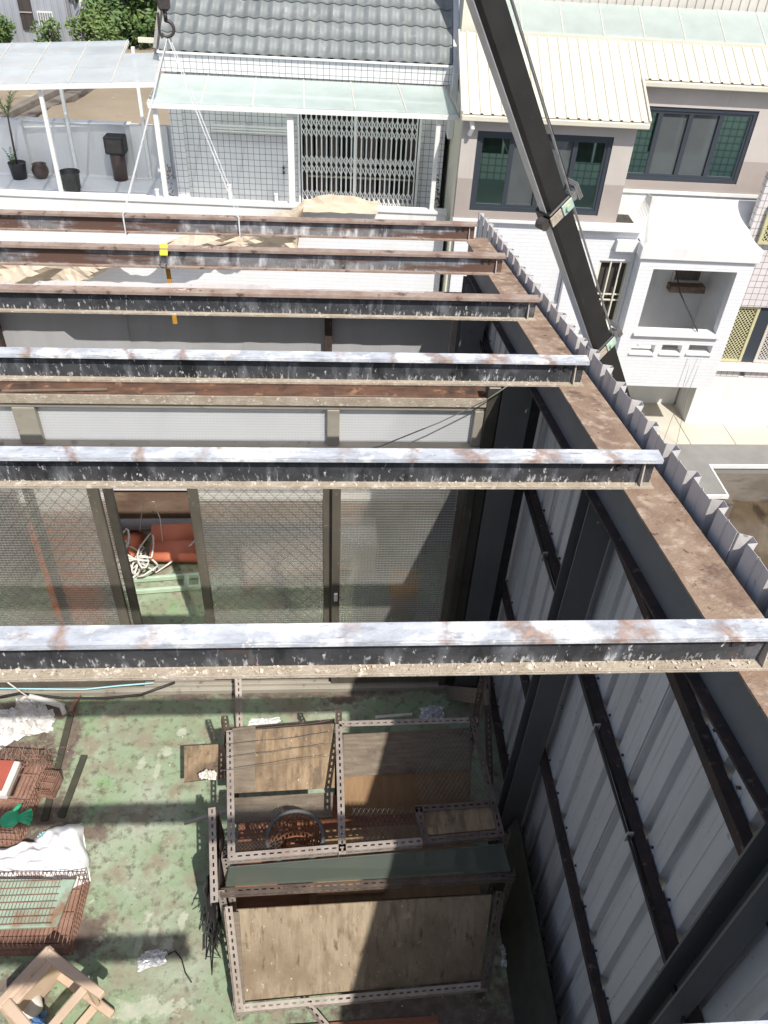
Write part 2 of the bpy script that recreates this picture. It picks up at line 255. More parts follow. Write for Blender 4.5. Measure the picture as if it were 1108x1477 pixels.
K['hook'] = mat('dark hook steel', (.05, .045, .042), (.09, .075, .07), 14, None, .5, .3)
K['sling'] = mat('white webbing sling', (.72, .73, .74), (.58, .58, .58), 14, None, .9)
K['yellow'] = mat('yellow strap', (.80, .56, .03), (.74, .48, .03), 10, None, .6)
K['amber'] = mat('amber webbing', (.55, .27, .03), (.45, .21, .02), 12, None, .8)
K['tarp'] = mat('beige tarpaulin', (.58, .49, .38), (.48, .40, .30), 3, (1, 2, 2), .8, 0, .25, 30, layers=(((.30, .22, .16), 6, .66, .78),))
K['sand'] = mat('sandy field', (.31, .25, .175), (.255, .205, .14), .35, None, .95, 0, .5, 6, layers=(((.22, .18, .12), .9, .60, .75, (1, 3, 1)), ((.37, .31, .23), 2.5, .62, .7)))
K['ground'] = mat('pale ground', (.42, .40, .34), (.34, .32, .27), .5, None, .95, 0, .3, 4)
K['pave'] = mat('pale concrete paving', (.56, .525, .435), (.49, .455, .375), 1.4, None, .9, 0, .2, 25, layers=(((.50, .45, .36), 1.1, .60, .78), ((.40, .36, .29), 14, .72, .77)), seed=12)
K['road'] = mat('grey concrete lane', (.25, .245, .225), (.21, .205, .19), 3, None, .9, 0, .3, 60, layers=(((.33, .32, .29), 45, .64, .7),))
K['mud'] = mat('wet mud', (.062, .042, .024), (.10, .075, .045), 2.2, None, .35, 0, .5, 12, layers=(((.03, .02, .012), 1.6, .54, .64), ((.22, .19, .13), 3, .66, .75)))
K['concrete_stain'] = mat('stained ditch wall', (.22, .195, .16), (.15, .125, .10), 1.5, (1, 1, 2), .9, 0, .3, layers=(((.05, .04, .035), 1.3, .52, .66, (.5, 1, 2.2)),))
K['metal_shed'] = mat('grey blue cladding', (.34, .36, .39), (.30, .32, .35), .6, None, .6)
K['pot_black'] = mat('black plastic', (.02, .022, .023), (.03, .03, .03), 8, None, .5)
K['pot_brown'] = mat('brown glazed clay', (.07, .045, .04), (.10, .065, .055), 8, None, .4)
K['soil'] = mat('soil', (.06, .045, .03), None, rough=1)
K['leaf'] = mat('leaf green', (.055, .11, .028), (.09, .155, .045), 1.2, None, .6, seed=9)
K['leaf_light'] = mat('yellow green leaf', (.13, .19, .05), (.09, .15, .04), 1.2, None, .6, seed=9)
K['bark'] = mat('bark', (.11, .085, .06), (.07, .055, .04), 8, (1, 1, .3), .9, 0, .5)
K['foil'] = mat('crumpled silver foil', (.75, .75, .76), (.6, .6, .6), 9, None, .35, .35)
K['film'] = mat('white plastic film', (.68, .68, .66), (.55, .53, .50), 9, None, .35)
K['bag'] = mat('white woven sack', (.82, .80, .80), (.76, .73, .74), 6, None, .7, layers=(((.45, .33, .42), 17, .58, .66),))
K['bag_plain'] = mat('plain white sack', (.85, .85, .85), (.78, .78, .77), 4, None, .65)
K['toy_green'] = mat('bright green plastic', (.03, .42, .19), (.05, .5, .25), 9, None, .4)
K['cyan'] = mat('pale blue plastic', (.35, .62, .68), None, rough=.5)
K['red'] = mat('red tray', (.42, .105, .07), (.36, .09, .06), 6, None, .6)
K['styro'] = mat('white foam', (.75, .73, .68), (.62, .58, .52), 12, None, .9, 0, .2)
K['stool'] = mat('pinkish beige plastic', (.60, .45, .33), (.50, .37, .265), 4, None, .55, 0, .06, layers=(((.36, .25, .17), 5, .58, .72), ((.28, .2, .14), 22, .66, .74)))
K['blue'] = mat('blue plastic', (.10, .22, .45), (.16, .30, .52), 8, None, .5)
K['strip'] = mat('dark olive strip', (.065, .062, .04), (.045, .042, .03), 9, None, .8)
K['chips'] = mat('paint flakes', (.66, .60, .50), (.44, .38, .30), 40, None, .9, seed=30)

# ------------------------------------------------------------------ mesh builder and scene tree
HOUSE_ROT = -math.radians(2.7); HOUSE_O = Vector((0, 13, 0))
HM = Matrix.Translation(HOUSE_O) @ Matrix.Rotation(HOUSE_ROT, 4, 'Z')       # the row of houses opposite: x along the front, y back from it
BASE = {}
class MB:
    def __init__(s): s.v = []; s.f = []
    def add(s, vs, fs):
        o = len(s.v); s.v += [tuple(p) for p in vs]; s.f += [tuple(i + o for i in f) for f in fs]; return s
    def box(s, x0, x1, y0, y1, z0, z1):
        return s.add([(x0, y0, z0), (x1, y0, z0), (x1, y1, z0), (x0, y1, z0), (x0, y0, z1), (x1, y0, z1), (x1, y1, z1), (x0, y1, z1)],
                     [(3, 2, 1, 0), (4, 5, 6, 7), (0, 1, 5, 4), (1, 2, 6, 5), (2, 3, 7, 6), (3, 0, 4, 7)])
    def hexa(s, p):                                                         # 8 points: bottom loop, top loop
        return s.add(p, [(3, 2, 1, 0), (4, 5, 6, 7), (0, 1, 5, 4), (1, 2, 6, 5), (2, 3, 7, 6), (3, 0, 4, 7)])
    def bar(s, a, b, w, h, up=(0, 0, 1), w2=None, h2=None):                  # box from a to b, section w (side) x h (up)
        a = Vector(a); b = Vector(b); d = (b - a).normalized(); u = Vector(up)
        sd = d.cross(u)
        if sd.length < 1e-4: sd = d.cross(Vector((0, 1, 0)))
        sd.normalize(); u = sd.cross(d).normalized(); w2 = w2 or w; h2 = h2 or h
        q = [a - sd * w / 2 - u * h / 2, a + sd * w / 2 - u * h / 2, a + sd * w / 2 + u * h / 2, a - sd * w / 2 + u * h / 2,
             b - sd * w2 / 2 - u * h2 / 2, b + sd * w2 / 2 - u * h2 / 2, b + sd * w2 / 2 + u * h2 / 2, b - sd * w2 / 2 + u * h2 / 2]
        return s.hexa(q)
    def tube(s, pts, r, n=6, r2=None, cap=True):
        pts = [Vector(p) for p in pts]; m = len(pts); rings = []
        prev = None
        for i, p in enumerate(pts):
            d = (pts[min(i + 1, m - 1)] - pts[max(i - 1, 0)])
            d = d.normalized() if d.length > 1e-9 else Vector((0, 0, 1))
            if prev is None:
                a = d.orthogonal().normalized()
            else:
                a = (prev - d * prev.dot(d)); a = a.normalized() if a.length > 1e-6 else d.orthogonal().normalized()
            prev = a; b = d.cross(a); rr = r if r2 is None else r + (r2 - r) * i / (m - 1)
            rings.append([p + (a * math.cos(2 * math.pi * k / n) + b * math.sin(2 * math.pi * k / n)) * rr for k in range(n)])
        vs = [q for R in rings for q in R]; fs = []
        for i in range(m - 1):
            for k in range(n): fs.append((i * n + k, i * n + (k + 1) % n, (i + 1) * n + (k + 1) % n, (i + 1) * n + k))
        if cap: fs += [tuple(range(n - 1, -1, -1)), tuple((m - 1) * n + k for k in range(n))]
        return s.add(vs, fs)
    def lathe(s, c, prof, n=20):                                             # prof: (radius, z)
        vs = [(c[0] + r * math.cos(2 * math.pi * k / n), c[1] + r * math.sin(2 * math.pi * k / n), c[2] + z) for r, z in prof for k in range(n)]
        fs = [(i * n + k, i * n + (k + 1) % n, (i + 1) * n + (k + 1) % n, (i + 1) * n + k) for i in range(len(prof) - 1) for k in range(n)]
        return s.add(vs, fs)
    def grid(s, fn, nu, nv):                                                 # fn(i/nu, j/nv) -> point
        vs = [fn(i / nu, j / nv) for j in range(nv + 1) for i in range(nu + 1)]
        fs = [(j * (nu + 1) + i, j * (nu + 1) + i + 1, (j + 1) * (nu + 1) + i + 1, (j + 1) * (nu + 1) + i) for j in range(nv) for i in range(nu)]
        return s.add(vs, fs)
    def prism(s, poly, axis, a, b):                                          # extrude a closed 2-D outline along an axis
        n = len(poly)
        def P(p, t):
            return (t, p[0], p[1]) if axis == 'X' else (p[0], t, p[1]) if axis == 'Y' else (p[0], p[1], t)
        return s.add([P(p, a) for p in poly] + [P(p, b) for p in poly],
                     [tuple(range(n - 1, -1, -1)), tuple(range(n, 2 * n))] + [(i, (i + 1) % n, n + (i + 1) % n, n + i) for i in range(n)])
    def mesh(s, name, base=(0, 0, 0), smooth=False, bevel=0):
        me = bpy.data.meshes.new(name)
        me.from_pydata([(p[0] - base[0], p[1] - base[1], p[2] - base[2]) for p in s.v], [], s.f)
        bm = bmesh.new(); bm.from_mesh(me); bmesh.ops.recalc_face_normals(bm, faces=bm.faces)
        if bevel: bmesh.ops.bevel(bm, geom=[e for e in bm.edges if len(e.link_faces) == 2 and e.calc_face_angle(0) > .5], offset=bevel, segments=1, affect='EDGES', profile=.5)
        bm.to_mesh(me); bm.free()
        if smooth: me.shade_smooth()
        return me
    def build(s, name, m, parent=None, smooth=False, bevel=0, solid=0, stuff=False):
        me = s.mesh(name, BASE.get(root(parent).name, (0, 0, 0)) if parent else (0, 0, 0), smooth, bevel)
        o = bpy.data.objects.new(name, me); col.objects.link(o); me.materials.append(K[m] if isinstance(m, str) else m)
        if parent: o.parent = parent
        if solid:
            md = o.modifiers.new('thickness', 'SOLIDIFY'); md.thickness = solid; md.offset = 0
        if stuff: o['kind'] = 'stuff'
        return o
def root(o):
    while o.parent: o = o.parent
    return o
def tag(o, label, cat, group=None):
    o['label'] = label; o['category'] = cat
    if group: o['group'] = group
    return o
def thing(name, label, cat, base, frame='W', group=None):
    """Empty at the thing's base; its parts are written in world (W) or house-row (H) metres, or local ones (L)"""
    o = bpy.data.objects.new(name, None); col.objects.link(o); o.empty_display_size = .1
    if frame == 'H': o.matrix_world = HM @ Matrix.Translation(Vector(base))
    else: o.location = base
    BASE[o.name] = (0, 0, 0) if frame == 'L' else tuple(base)
    return tag(o, label, cat, group)
def single(name, mb, m, label, cat, base, frame='W', group=None, smooth=False, bevel=0, solid=0):
    """a thing that is one mesh, origin at its base"""
    me = mb.mesh(name, (0, 0, 0) if frame == 'L' else base, smooth, bevel)
    o = bpy.data.objects.new(name, me); col.objects.link(o); me.materials.append(K[m])
    if frame == 'H': o.matrix_world = HM @ Matrix.Translation(Vector(base))
    else: o.location = base
    if solid:
        md = o.modifiers.new('thickness', 'SOLIDIFY'); md.thickness = solid; md.offset = 0
    return tag(o, label, cat, group)
def struct(name, mb, m, frame='W', parent=None, **kw):
    o = mb.build(name, m, parent, **kw)
    if not parent: o['kind'] = 'structure'
    if frame == 'H' and not parent: o.matrix_world = HM.copy()
    return o
def copy_part(src, parent, loc=None, rot=None, name=None):
    c = src.copy(); col.objects.link(c); c.parent = parent
    if name: c.name = name
    if loc is not None: c.location = loc
    if rot is not None: c.rotation_euler = rot
    return c

# ================================================================== SETTING
GZ = -3.4
# ground: one sheet, left open over the ditch
g = MB(); far = 600
def gq(x0, x1, y0, y1): g.add([(x0, y0, GZ), (x1, y0, GZ), (x1, y1, GZ), (x0, y1, GZ)], [(0, 1, 2, 3)])
gq(-far, far, 11.02, far); gq(-far, 6.81, 10.18, 11.02); gq(-far, 6.05, 6.0, 10.18); gq(-far, far, -far, 6.0)
struct('ground', g, 'ground')
# sandy field behind the terraces
fm = MB(); fm.grid(lambda a, b: (-45 + a * 75, 20 + b * 24, GZ + .01 + .10 * math.sin(a * 31 + b * 5) * math.sin(b * 23) + .06 * math.sin(a * 60 + b * 47)+.12), 60, 30)
struct('field', fm, 'sand', smooth=True)
# lane and paving on the far side of the ditch
r = MB(); r.box(2.0, 6.80, 10.185, 11.63, GZ - .2, GZ + .004); r.box(6.80, 40, 11.03, 11.63, GZ - .2, GZ + .004)
struct('lane', r, 'road')
pv = MB(); pv.box(1.8, 40, 11.632, 14.6, GZ - .2, GZ + .002)
pave = struct('pavement', pv, 'road')
slab = None
for i in range(9):
    for j in range(3):
        x0 = 4.1 + i * .86 + (.1 if j % 2 else 0); y0 = 11.64 + j * .98
        if slab is None:
            b = MB(); b.box(0, .85, 0, .97, 0, .02); slab = b.build('paving_slab', 'pave', pave, bevel=.003); o = slab
        else: o = copy_part(slab, pave)
        o.location = (x0, y0, GZ + .0025)
kb = MB(); kb.grid(lambda a, b: (5.6 + a * 5.4, 13.28 - .33 * a + .16 * math.sin(a * 3.1) + b * .42, GZ + .03 + .02 * b), 24, 2)
struct('kerb', kb, 'white', solid=.05)
# ditch
d = MB(); d.box(6.82, 40, 11.03, 11.3, -4.7, GZ - .21); d.box(6.05, 6.82, 10.19, 10.45, -4.7, GZ - .21); d.box(6.80, 7.0, 10.2, 11.03, -4.7, GZ - .21); d.box(5.8, 6.05, 6, 10.2, -4.7, GZ - .01)
struct('ditch_wall', d, 'concrete_stain')
e = MB(); e.box(6.79, 40, 11.0, 11.035, GZ - .06, GZ + .012); e.box(6.79, 6.82, 10.18, 11.0, GZ - .06, GZ + .012); e.box(6.05, 6.82, 10.145, 10.18, GZ - .06, GZ + .012)
struct('ditch_coping', e, 'white')
q = MB(); q.grid(lambda a, b: (6.0 + a * 34, 5.9 + b * 5.2, -4.55 + .12 * math.sin(a * 70) * math.sin(b * 9) - .3 * math.sin(b * 3.14)+ (.35 if b > .86 else 0)), 80, 24)
struct('ditch_bed', q, 'mud', smooth=True)

# terrace slab of the shed (an upper floor) with its green painted surface
s = MB(); s.box(-6.2, 1.31, -1.5, 6.05, GZ, -.02)
struct('terrace_slab', s, 'white')
f = MB(); f.grid(lambda a, b: (-6.2 + a * 7.52, -1.5 + b * 7.55, 0), 30, 30)
floor = struct('floor', f, 'floor')
# grime lying on the paint: crusts by the cages and along the sill
def blob(mb, cx, cy, rx, ry, z, seed, n=40, jag=.35):
    rnd = random.Random(seed); ph = [(rnd.uniform(0, 6.28), rnd.uniform(.2, 1)) for _ in range(6)]
    pts = []
    for k in range(n):
        a = 2 * math.pi * k / n; rr = 1 + jag * sum(w * math.sin((i + 2) * a + p) for i, (p, w) in enumerate(ph)) / 2.2 + rnd.uniform(-.06, .06)
        pts.append((cx + rx * rr * math.cos(a), cy + ry * rr * math.sin(a), z))
    mb.add(pts + [(cx, cy, z + .006)], [(k, (k + 1) % n, n) for k in range(n)])
# white bird droppings, chips and worn pale streaks
ch = MB(); rr = random.Random(3)
for i in range(420):
    x = rr.uniform(-2.4, 1.0); y = rr.uniform(1.4, 3.65); s_ = rr.choice([.002, .003, .003, .004, .004, .007])
    a = rr.uniform(0, 3.14); ca, sa = math.cos(a) * s_, math.sin(a) * s_
    ch.add([(x - ca, y - sa, .006), (x + sa, y - ca * .6, .007), (x + ca, y + sa, .006), (x - sa, y + ca * .6, .009)], [(0, 1, 2, 3)])
cc = ch.build('floor_chips', 'chips', floor, stuff=True)

# ================================================================== OUR OWN TILED BUILDING behind and beside the shed (shows in the windows opposite)
tb = thing('tiled_building', 'square tiled building standing behind the roofless shed', 'building', (4, -1.5, GZ))
K['tile_own'] = tile_mat('cream square tile', (.72, .73, .66), (.66, .68, .60), (.24, .24, .22), .22, .22, .014)
b = MB()
wins = [(3.4, 5.0, -2.6, -1.2), (6.2, 7.9, -2.7, -1.0), (9.2, 11.0, -2.7, -1.0), (3.2, 4.6, .4, 1.8), (6.4, 8.0, .4, 1.8), (9.4, 11, .4, 1.8), (12.2, 13.6, -2.7, -1.0)]
xs = sorted({-6.2, 16.0} | {w[0] for w in wins} | {w[1] for w in wins}); zs = sorted({GZ, 3.3} | {w[2] for w in wins} | {w[3] for w in wins})
for i in range(len(xs) - 1):
    for j in range(len(zs) - 1):
        cx, cz = (xs[i] + xs[i + 1]) / 2, (zs[j] + zs[j + 1]) / 2
        if any(w[0] < cx < w[1] and w[2] < cz < w[3] for w in wins): continue
        b.add([(xs[i], -1.52, zs[j]), (xs[i + 1], -1.52, zs[j]), (xs[i + 1], -1.52, zs[j + 1]), (xs[i], -1.52, zs[j + 1])], [(0, 1, 2, 3)])
b.build('wall', 'tile_own', tb)
b = MB(); b.box(-6.2, 16, -6, -1.72, GZ, 3.28); b.build('inner_wall', 'dark_room', tb)
b = MB(); b.box(-6.3, 16.1, -6.1, -1.45, 3.3, 3.42); b.build('roof', 'road', tb)
for w in wins:
    b = MB(); b.box(w[0], w[1], -1.66, -1.60, w[2], w[3]); o = b.build('window', 'dark_room', tb)
    b = MB(); b.box((w[0] + w[1]) / 2 - .03, (w[0] + w[1]) / 2 + .03, -1.59, -1.55, w[2], w[3]); b.box(w[0], w[1], -1.59, -1.55, w[3] - .45, w[3] - .39); b.build('frame', 'white_paint', o)

# ================================================================== SHED STEEL
def raf(y): return 3.28 - .155 * (y - 1.45)                                   # top of the rafter
BEAM_Y = [5.84, 4.92, 4.0, 3.08, 2.16, 1.24, .318, -.60]
BEAM_L = ['rusty channel purlin lifted by white slings, first from the white tiled house',
          'rusty grey channel purlin with a yellow ratchet strap',
          'channel purlin with brown rusted top and torn flashing behind it',
          'black channel purlin with white top, just beyond the window wall header',
          'black lime-flecked channel purlin crossing above the open sliding door',
          'black channel purlin thick with paint flakes above the window sill',
          'channel purlin over the wire cages, second from the tiled building',
          'cut short purlin closest to the tiled building behind the shed']
BX1 = [1.115, 1.15, 1.16, 1.17, 1.165, 1.17, 1.17, .20]
FL, H, T = .062, .128, .006
for k, y in enumerate(BEAM_Y):
    z = raf(y + .03); x0, x1 = -4.35, BX1[k]; WY = y + .034
    p = thing('purlin', BEAM_L[k], 'steel beam', (0, y, z), group='purlins across the roofless shed')
    top, web, bot = (('flange_rust', 'web_grey', 'flange_rust') if k < 2 else ('flange_rust', 'web_dark', 'flange_dust') if k == 2 else ('flange_white', 'web_dark', 'flange_dust'))
    b = MB(); N = 60
    # flange edges slightly wavy and nicked
    rnd = random.Random(k)
    def nick(i): return rnd.uniform(0, .0025) + (rnd.uniform(.002, .006) if rnd.random() < .10 else 0)
    fr = [nick(i) for i in range(N + 1)]
    vs = []; 
    for i in range(N + 1):
        x = x0 + (x1 - x0) * i / N
        vs += [(x, y + fr[i], z + H - T), (x, y + FL, z + H - T), (x, y + FL, z + H), (x, y + fr[i], z + H)]
    fs = [(3, 2, 1, 0), tuple(4 * N + q for q in range(4))]
    for i in range(N):
        for q in range(4): fs.append((4 * i + q, 4 * i + (q + 1) % 4, 4 * i + 4 + (q + 1) % 4, 4 * i + 4 + q))
    b.add(vs, fs); b.box(x0, x1, y + .001, y + .005, z + H - T - .010, z + H - T)   # small rolled lip
    b.build('top_flange', top, p)
    b = MB(); b.box(x0, x1 - .012, WY - T / 2, WY + T / 2, z + T, z + H - T); b.build('web', web, p)
    b = MB(); b.box(x0, x1 - .004, y - .004, y + FL, z, z + T); b.box(x0, x1 - .004, y - .004, y, z + T, z + .012); b.build('bottom_flange', bot, p, bevel=.001)
    b = MB(); b.prism([(y + .002, z + T), (WY - T / 2, z + T), (WY - T / 2, z + H - T), (WY - T / 2 - .008, z + H - T)], 'X', x1 - .055, x1 - .050); b.build('gusset', 'gusset', p)
    for dx in (.095, .14):
        b = MB(); b.tube([(x1 - dx, WY - T / 2 - .007, z + .075), (x1 - dx, WY - T / 2, z + .075)], .010, 8); b.build('bolt', 'bolt', p)
    # flakes and grit lying in the channel and on top
    if k >= 3:
        b = MB(); rnd = random.Random(100 + k); n = {3: 200, 4: 300, 5: 620, 6: 300}.get(k, 60)
        for i in range(n):
            x = rnd.uniform(-2.6, x1 - .06); yy = WY - T / 2 - abs(rnd.gauss(0, .014)) - .003; yy = max(yy, y + .002); s_ = rnd.uniform(.0015, .0042) * (1.6 if rnd.random() < .08 else 1)
            a = rnd.uniform(0, 6.3); t = rnd.uniform(-.6, .6); zz = z + T + .001 + (.002 if rnd.random() < .5 else 0)
            u = Vector((math.cos(a), math.sin(a), t)) * s_; v = Vector((-math.sin(a), math.cos(a), rnd.uniform(-.4, .9))) * s_ * .7
            c = Vector((x, yy, zz + s_ * .6)); b.add([c - u - v, c + u - v * .6, c + u * .8 + v, c - u * .7 + v * .9], [(0, 1, 2, 3)])
        b.build('flakes', 'chips', p, stuff=True)
# torn flashing along the third purlin
b = MB(); rnd = random.Random(11); n = 130; zz = raf(4.06)
prof = []
hgt = .02
for i in range(n + 1):
    if rnd.random() < .16: hgt = rnd.choice([.0, .012, .022, .03, .036, .018])
    prof.append(max(0, hgt + rnd.uniform(-.004, .004)))
vs = []
for i in range(n + 1):
    x = -4.3 + 4.2 * i / n * 1.15
    vs += [(x, 4.062, zz + H - .03), (x, 4.066 + rnd.uniform(0, .006), zz + H + prof[i] + .004)]
b.add(vs, [(2 * i, 2 * i + 2, 2 * i + 3, 2 * i + 1) for i in range(n)])
single('torn_flashing', b, 'galv', 'ragged torn grey metal flashing along the rusted purlin', 'flashing', (-1, 4.06, zz), solid=.002)

# rafters
def rafter(xa, xb, label, name='rafter_beam'):
    y0, y1 = -1.40, 5.96
    R = thing(name, label, 'steel beam', ((xa + xb) / 2, 2, raf(2) - .25))
    def slab(x0, x1, za, zb, nm, m):
        b = MB(); N = 24; vs = []
        for i in range(N + 1):
            y = y0 + (y1 - y0) * i / N; z = raf(y)
            vs += [(x0, y, z - za), (x1, y, z - za), (x1, y, z - zb), (x0, y, z - zb)]
        fs = [(3, 2, 1, 0), tuple(4 * N + q for q in range(4))]
        for i in range(N):
            for q in range(4): fs.append((4 * i + q, 4 * i + (q + 1) % 4, 4 * i + 4 + (q + 1) % 4, 4 * i + 4 + q))
        b.add(vs, fs); return b.build(nm, m, R)
    slab(xa, xb, .010, .0015, 'top_flange', 'rafter_rust'); xm = xa + .035
    slab(xm, xm + .008, .212, .010, 'web', 'rafter_grey'); slab(xa - .004, xb - .05, .222, .212, 'bottom_flange', 'rust_dark')
    return R
rafter(1.05, 1.222, 'brown rusted rafter running along the corrugated side wall')
rafter(-4.45, -4.28, 'rusted rafter carrying the far ends of the purlins')

# columns
def column(x0, x1, y0, y1, z1, label, m='steel_dark', group=None):
    C_ = thing('steel_column', label, 'column', ((x0 + x1) / 2, (y0 + y1) / 2, 0), group=group)
    b = MB(); b.box(x0, x1, y0, y0 + .008, 0, z1); b.build('flange', m, C_)
    b = MB(); b.box(x0, x1, y1 - .008, y1, 0, z1); b.build('flange', m, C_)
    b = MB(); b.box((x0 + x1) / 2 - .004 + .04, (x0 + x1) / 2 + .004 + .04, y0 + .008, y1 - .008, 0, z1); b.build('web', m, C_)
    b = MB(); b.box(x0 - .04, x1 + .02, y0 - .04, y1 + .04, .001, .012); b.build('base_plate', 'rust_dark', C_)
    return C_
column(1.07, 1.20, 2.45, 2.57, raf(2.6) - .225, 'dark steel column on the corrugated wall beside the bird rack')
column(1.10, 1.20, .87, .97, raf(1.0) - .225, 'dark steel column on the corrugated wall under the flaky purlin')
column(1.02, 1.20, 5.50, 5.66, raf(5.66) - .225, 'grey steel column in the corner by the back wall', 'rafter_grey')
column(.96, 1.13, 3.70, 3.86, raf(3.86) - .225, 'dark steel column at the end of the window wall')
for y in (.9, 5.6): column(-4.45, -4.28, y, y + .16, raf(y + .16) - .225, 'dark steel column under the left rafter', group='columns under the left rafter')

# corrugated side wall: sheets (each a part), girts, cables
cw = thing('corrugated_wall', 'grey corrugated sheet wall along the right side of shed', 'wall', (1.25, 2.4, 0))
def sheet_profile(y0, n, p=.2):
    pts = []
    for i in range(n):
        a = y0 + i * p
        pts += [(1.250, a), (1.250, a + .058), (1.2535, a + .062), (1.2535, a + .068), (1.250, a + .072), (1.250, a + .136), (1.279, a + .144), (1.281, a + .184), (1.252, a + .193)]
    return pts
rnd = random.Random(5); y = -1.45; idx = 0
while y < 6.3:
    n = 4; pts = sheet_profile(y, n); pts.append((1.250, y + n * .2 + .03)); off = .003 * (idx % 2); b = MB(); vs = []
    dz = rnd.uniform(-.010, .012)
    for (x, yy) in pts:
        top = 3.338 - .158 * (yy - 1.648) + dz + rnd.uniform(-.004, .004)
        if yy > 4.3: top -= .012
        bend = rnd.uniform(.0, .012) if x > 1.27 else 0
        for z, dx in ((.001, 0), (1.2, 0), (2.2, 0), (top - .05, 0), (top, bend)): vs.append((x + off + dx, yy, z))
    m_ = len(pts)
    b.add(vs, [(5 * i + k, 5 * i + 5 + k, 5 * i + 6 + k, 5 * i + 1 + k) for i in range(m_ - 1) for k in range(4)])
    b.build('sheet', 'galv', cw, solid=.0016); y += n * .2; idx += 1
for z, h, ye in ((2.70, .045, 3.6), (.95, .04, 6.1), (.05, .06, 6.1)):
    b = MB(); b.box(1.205, 1.245, -1.4, ye, z - h / 2, z + h / 2 - .006); b.box(1.205, 1.210, -1.4, ye, z - h / 2 - .012, z - h / 2); b.build('girt', 'rust_dark', cw)
b = MB(); b.box(1.20, 1.245, -1.4, 6.1, 1.915, 1.955); b.build('girt', 'rust_dark', cw)
for q in range(3):
    b = MB(); pts = [(1.188 - .004 * q, -1.3 + i * .25, 1.935 + .016 * (q - 1) + .006 * math.sin(i * 1.3 + q)) for i in range(30)]
    b.tube(pts, .006, 6); b.build('cable', 'cable', cw, smooth=True)
b = MB(); rnd = random.Random(71)
for z in (.06, .95, 1.935, 2.70):
    yy = -1.4
    while yy < (3.5 if z > 2.5 else 6.2):
        b.tube([(1.2485, yy + .035, z + .05 + rnd.uniform(-.006, .006)), (1.240, yy + .035, z + .05)], .006, 6); yy += .2
b.build('screws', 'bolt', cw, stuff=True)
for yy in (1.5, 2.0, 3.1, 4.0):
    b = MB(); b.box(1.174, 1.20, yy, yy + .008, 1.905, 1.965); b.build('cable_tie', 'gusset', cw)

# end post, plus a black filler panel standing in for the recess's shade
b = MB(); b.box(.885, .96, 3.72, 3.80, .0, 2.62); single('end_post', b, 'alu_dark', 'black timber post closing the gap beside the sliding windows', 'post', (.92, 3.76, 0), bevel=.004)
b = MB(); b.box(1.14, 1.20, 3.74, 3.79, .0, 2.75); single('shade_filler', b, 'black_net', 'black filler standing in for shade between end column and corrugated wall', 'board', (1.17, 3.76, 0), bevel=.003)

# back wall of the passage: flat sheets on posts over a stained upstand
bw = thing('back_wall', 'flat grey sheet wall at the far side of passage', 'wall', (-1.5, 5.68, 0))
xs = [-4.4 + i * .93 for i in range(7)]
for i, x in enumerate(xs[:-1]):
    b = MB(); rnd = random.Random(20 + i); top = 2.13 + rnd.uniform(-.012, .012)
    b.grid(lambda a, c: (x + a * .96, 5.88 + .006 * (i % 2) + .0015 * math.sin(a * 9 + i), .42 + c * (top - .42)), 6, 1); b.build('sheet', 'galv_back', bw, solid=.0016)
for x in (-2.62, -.02, 1.0):
    b = MB(); b.box(x, x + .06, 5.80, 5.87, .44, 2.12); b.build('post', 'gusset' if x > .5 else 'rust_dark', bw)
b = MB(); rnd = random.Random(9); n = 60; vs = []
for i in range(n + 1):
    x = -4.4 + 5.55 * i / n
    e_ = 5.60 + rnd.uniform(-.003, .003) + (.05 if 20 < i < 27 else 0)
    vs += [(x, 5.89, 2.165), (x, e_, 2.135), (x, e_ + .004, 2.105)]
b.add(vs, [(3 * i + k, 3 * i + 3 + k, 3 * i + 4 + k, 3 * i + 1 + k) for i in range(n) for k in range(2)]); b.build('top_flashing', 'flange_rust', bw, solid=.002)
b = MB(); b.box(-4.4, 1.2, 5.60, 5.95, 0, .40); b.build('upstand', 'stain', bw)
b = MB(); b.box(-4.4, 1.2, 5.57, 5.96, .40, .425); b.build('upstand_cap', 'white', bw)
pp = MB(); pp.tube([(-4.3, 5.36, .17), (-1.2, 5.37, .175), (1.15, 5.38, .17)], .055, 12); single('drain_pipe', pp, 'pipe', 'thick grey pipe running along the stained upstand', 'pipe', (-1.5, 5.37, .1), smooth=True)
pb = MB()
for x in (-3.9, -2.6, -.4, .9): pb.box(x, x + .05, 5.30, 5.44, 0, .125)
# (pipe saddles)
single('pipe_saddle', (lambda m: (m.box(-2.6, -2.55, 5.30, 5.44, 0, .118), m)[1])(MB()), 'rust_dark', 'small dark block holding up the grey pipe, by the orange tiles', 'block', (-2.57, 5.37, 0))
single('pipe_saddle', (lambda m: (m.box(.85, .9, 5.30, 5.44, 0, .118), m)[1])(MB()), 'rust_dark', 'small dark block holding up the grey pipe, near the corner column', 'block', (.87, 5.37, 0))

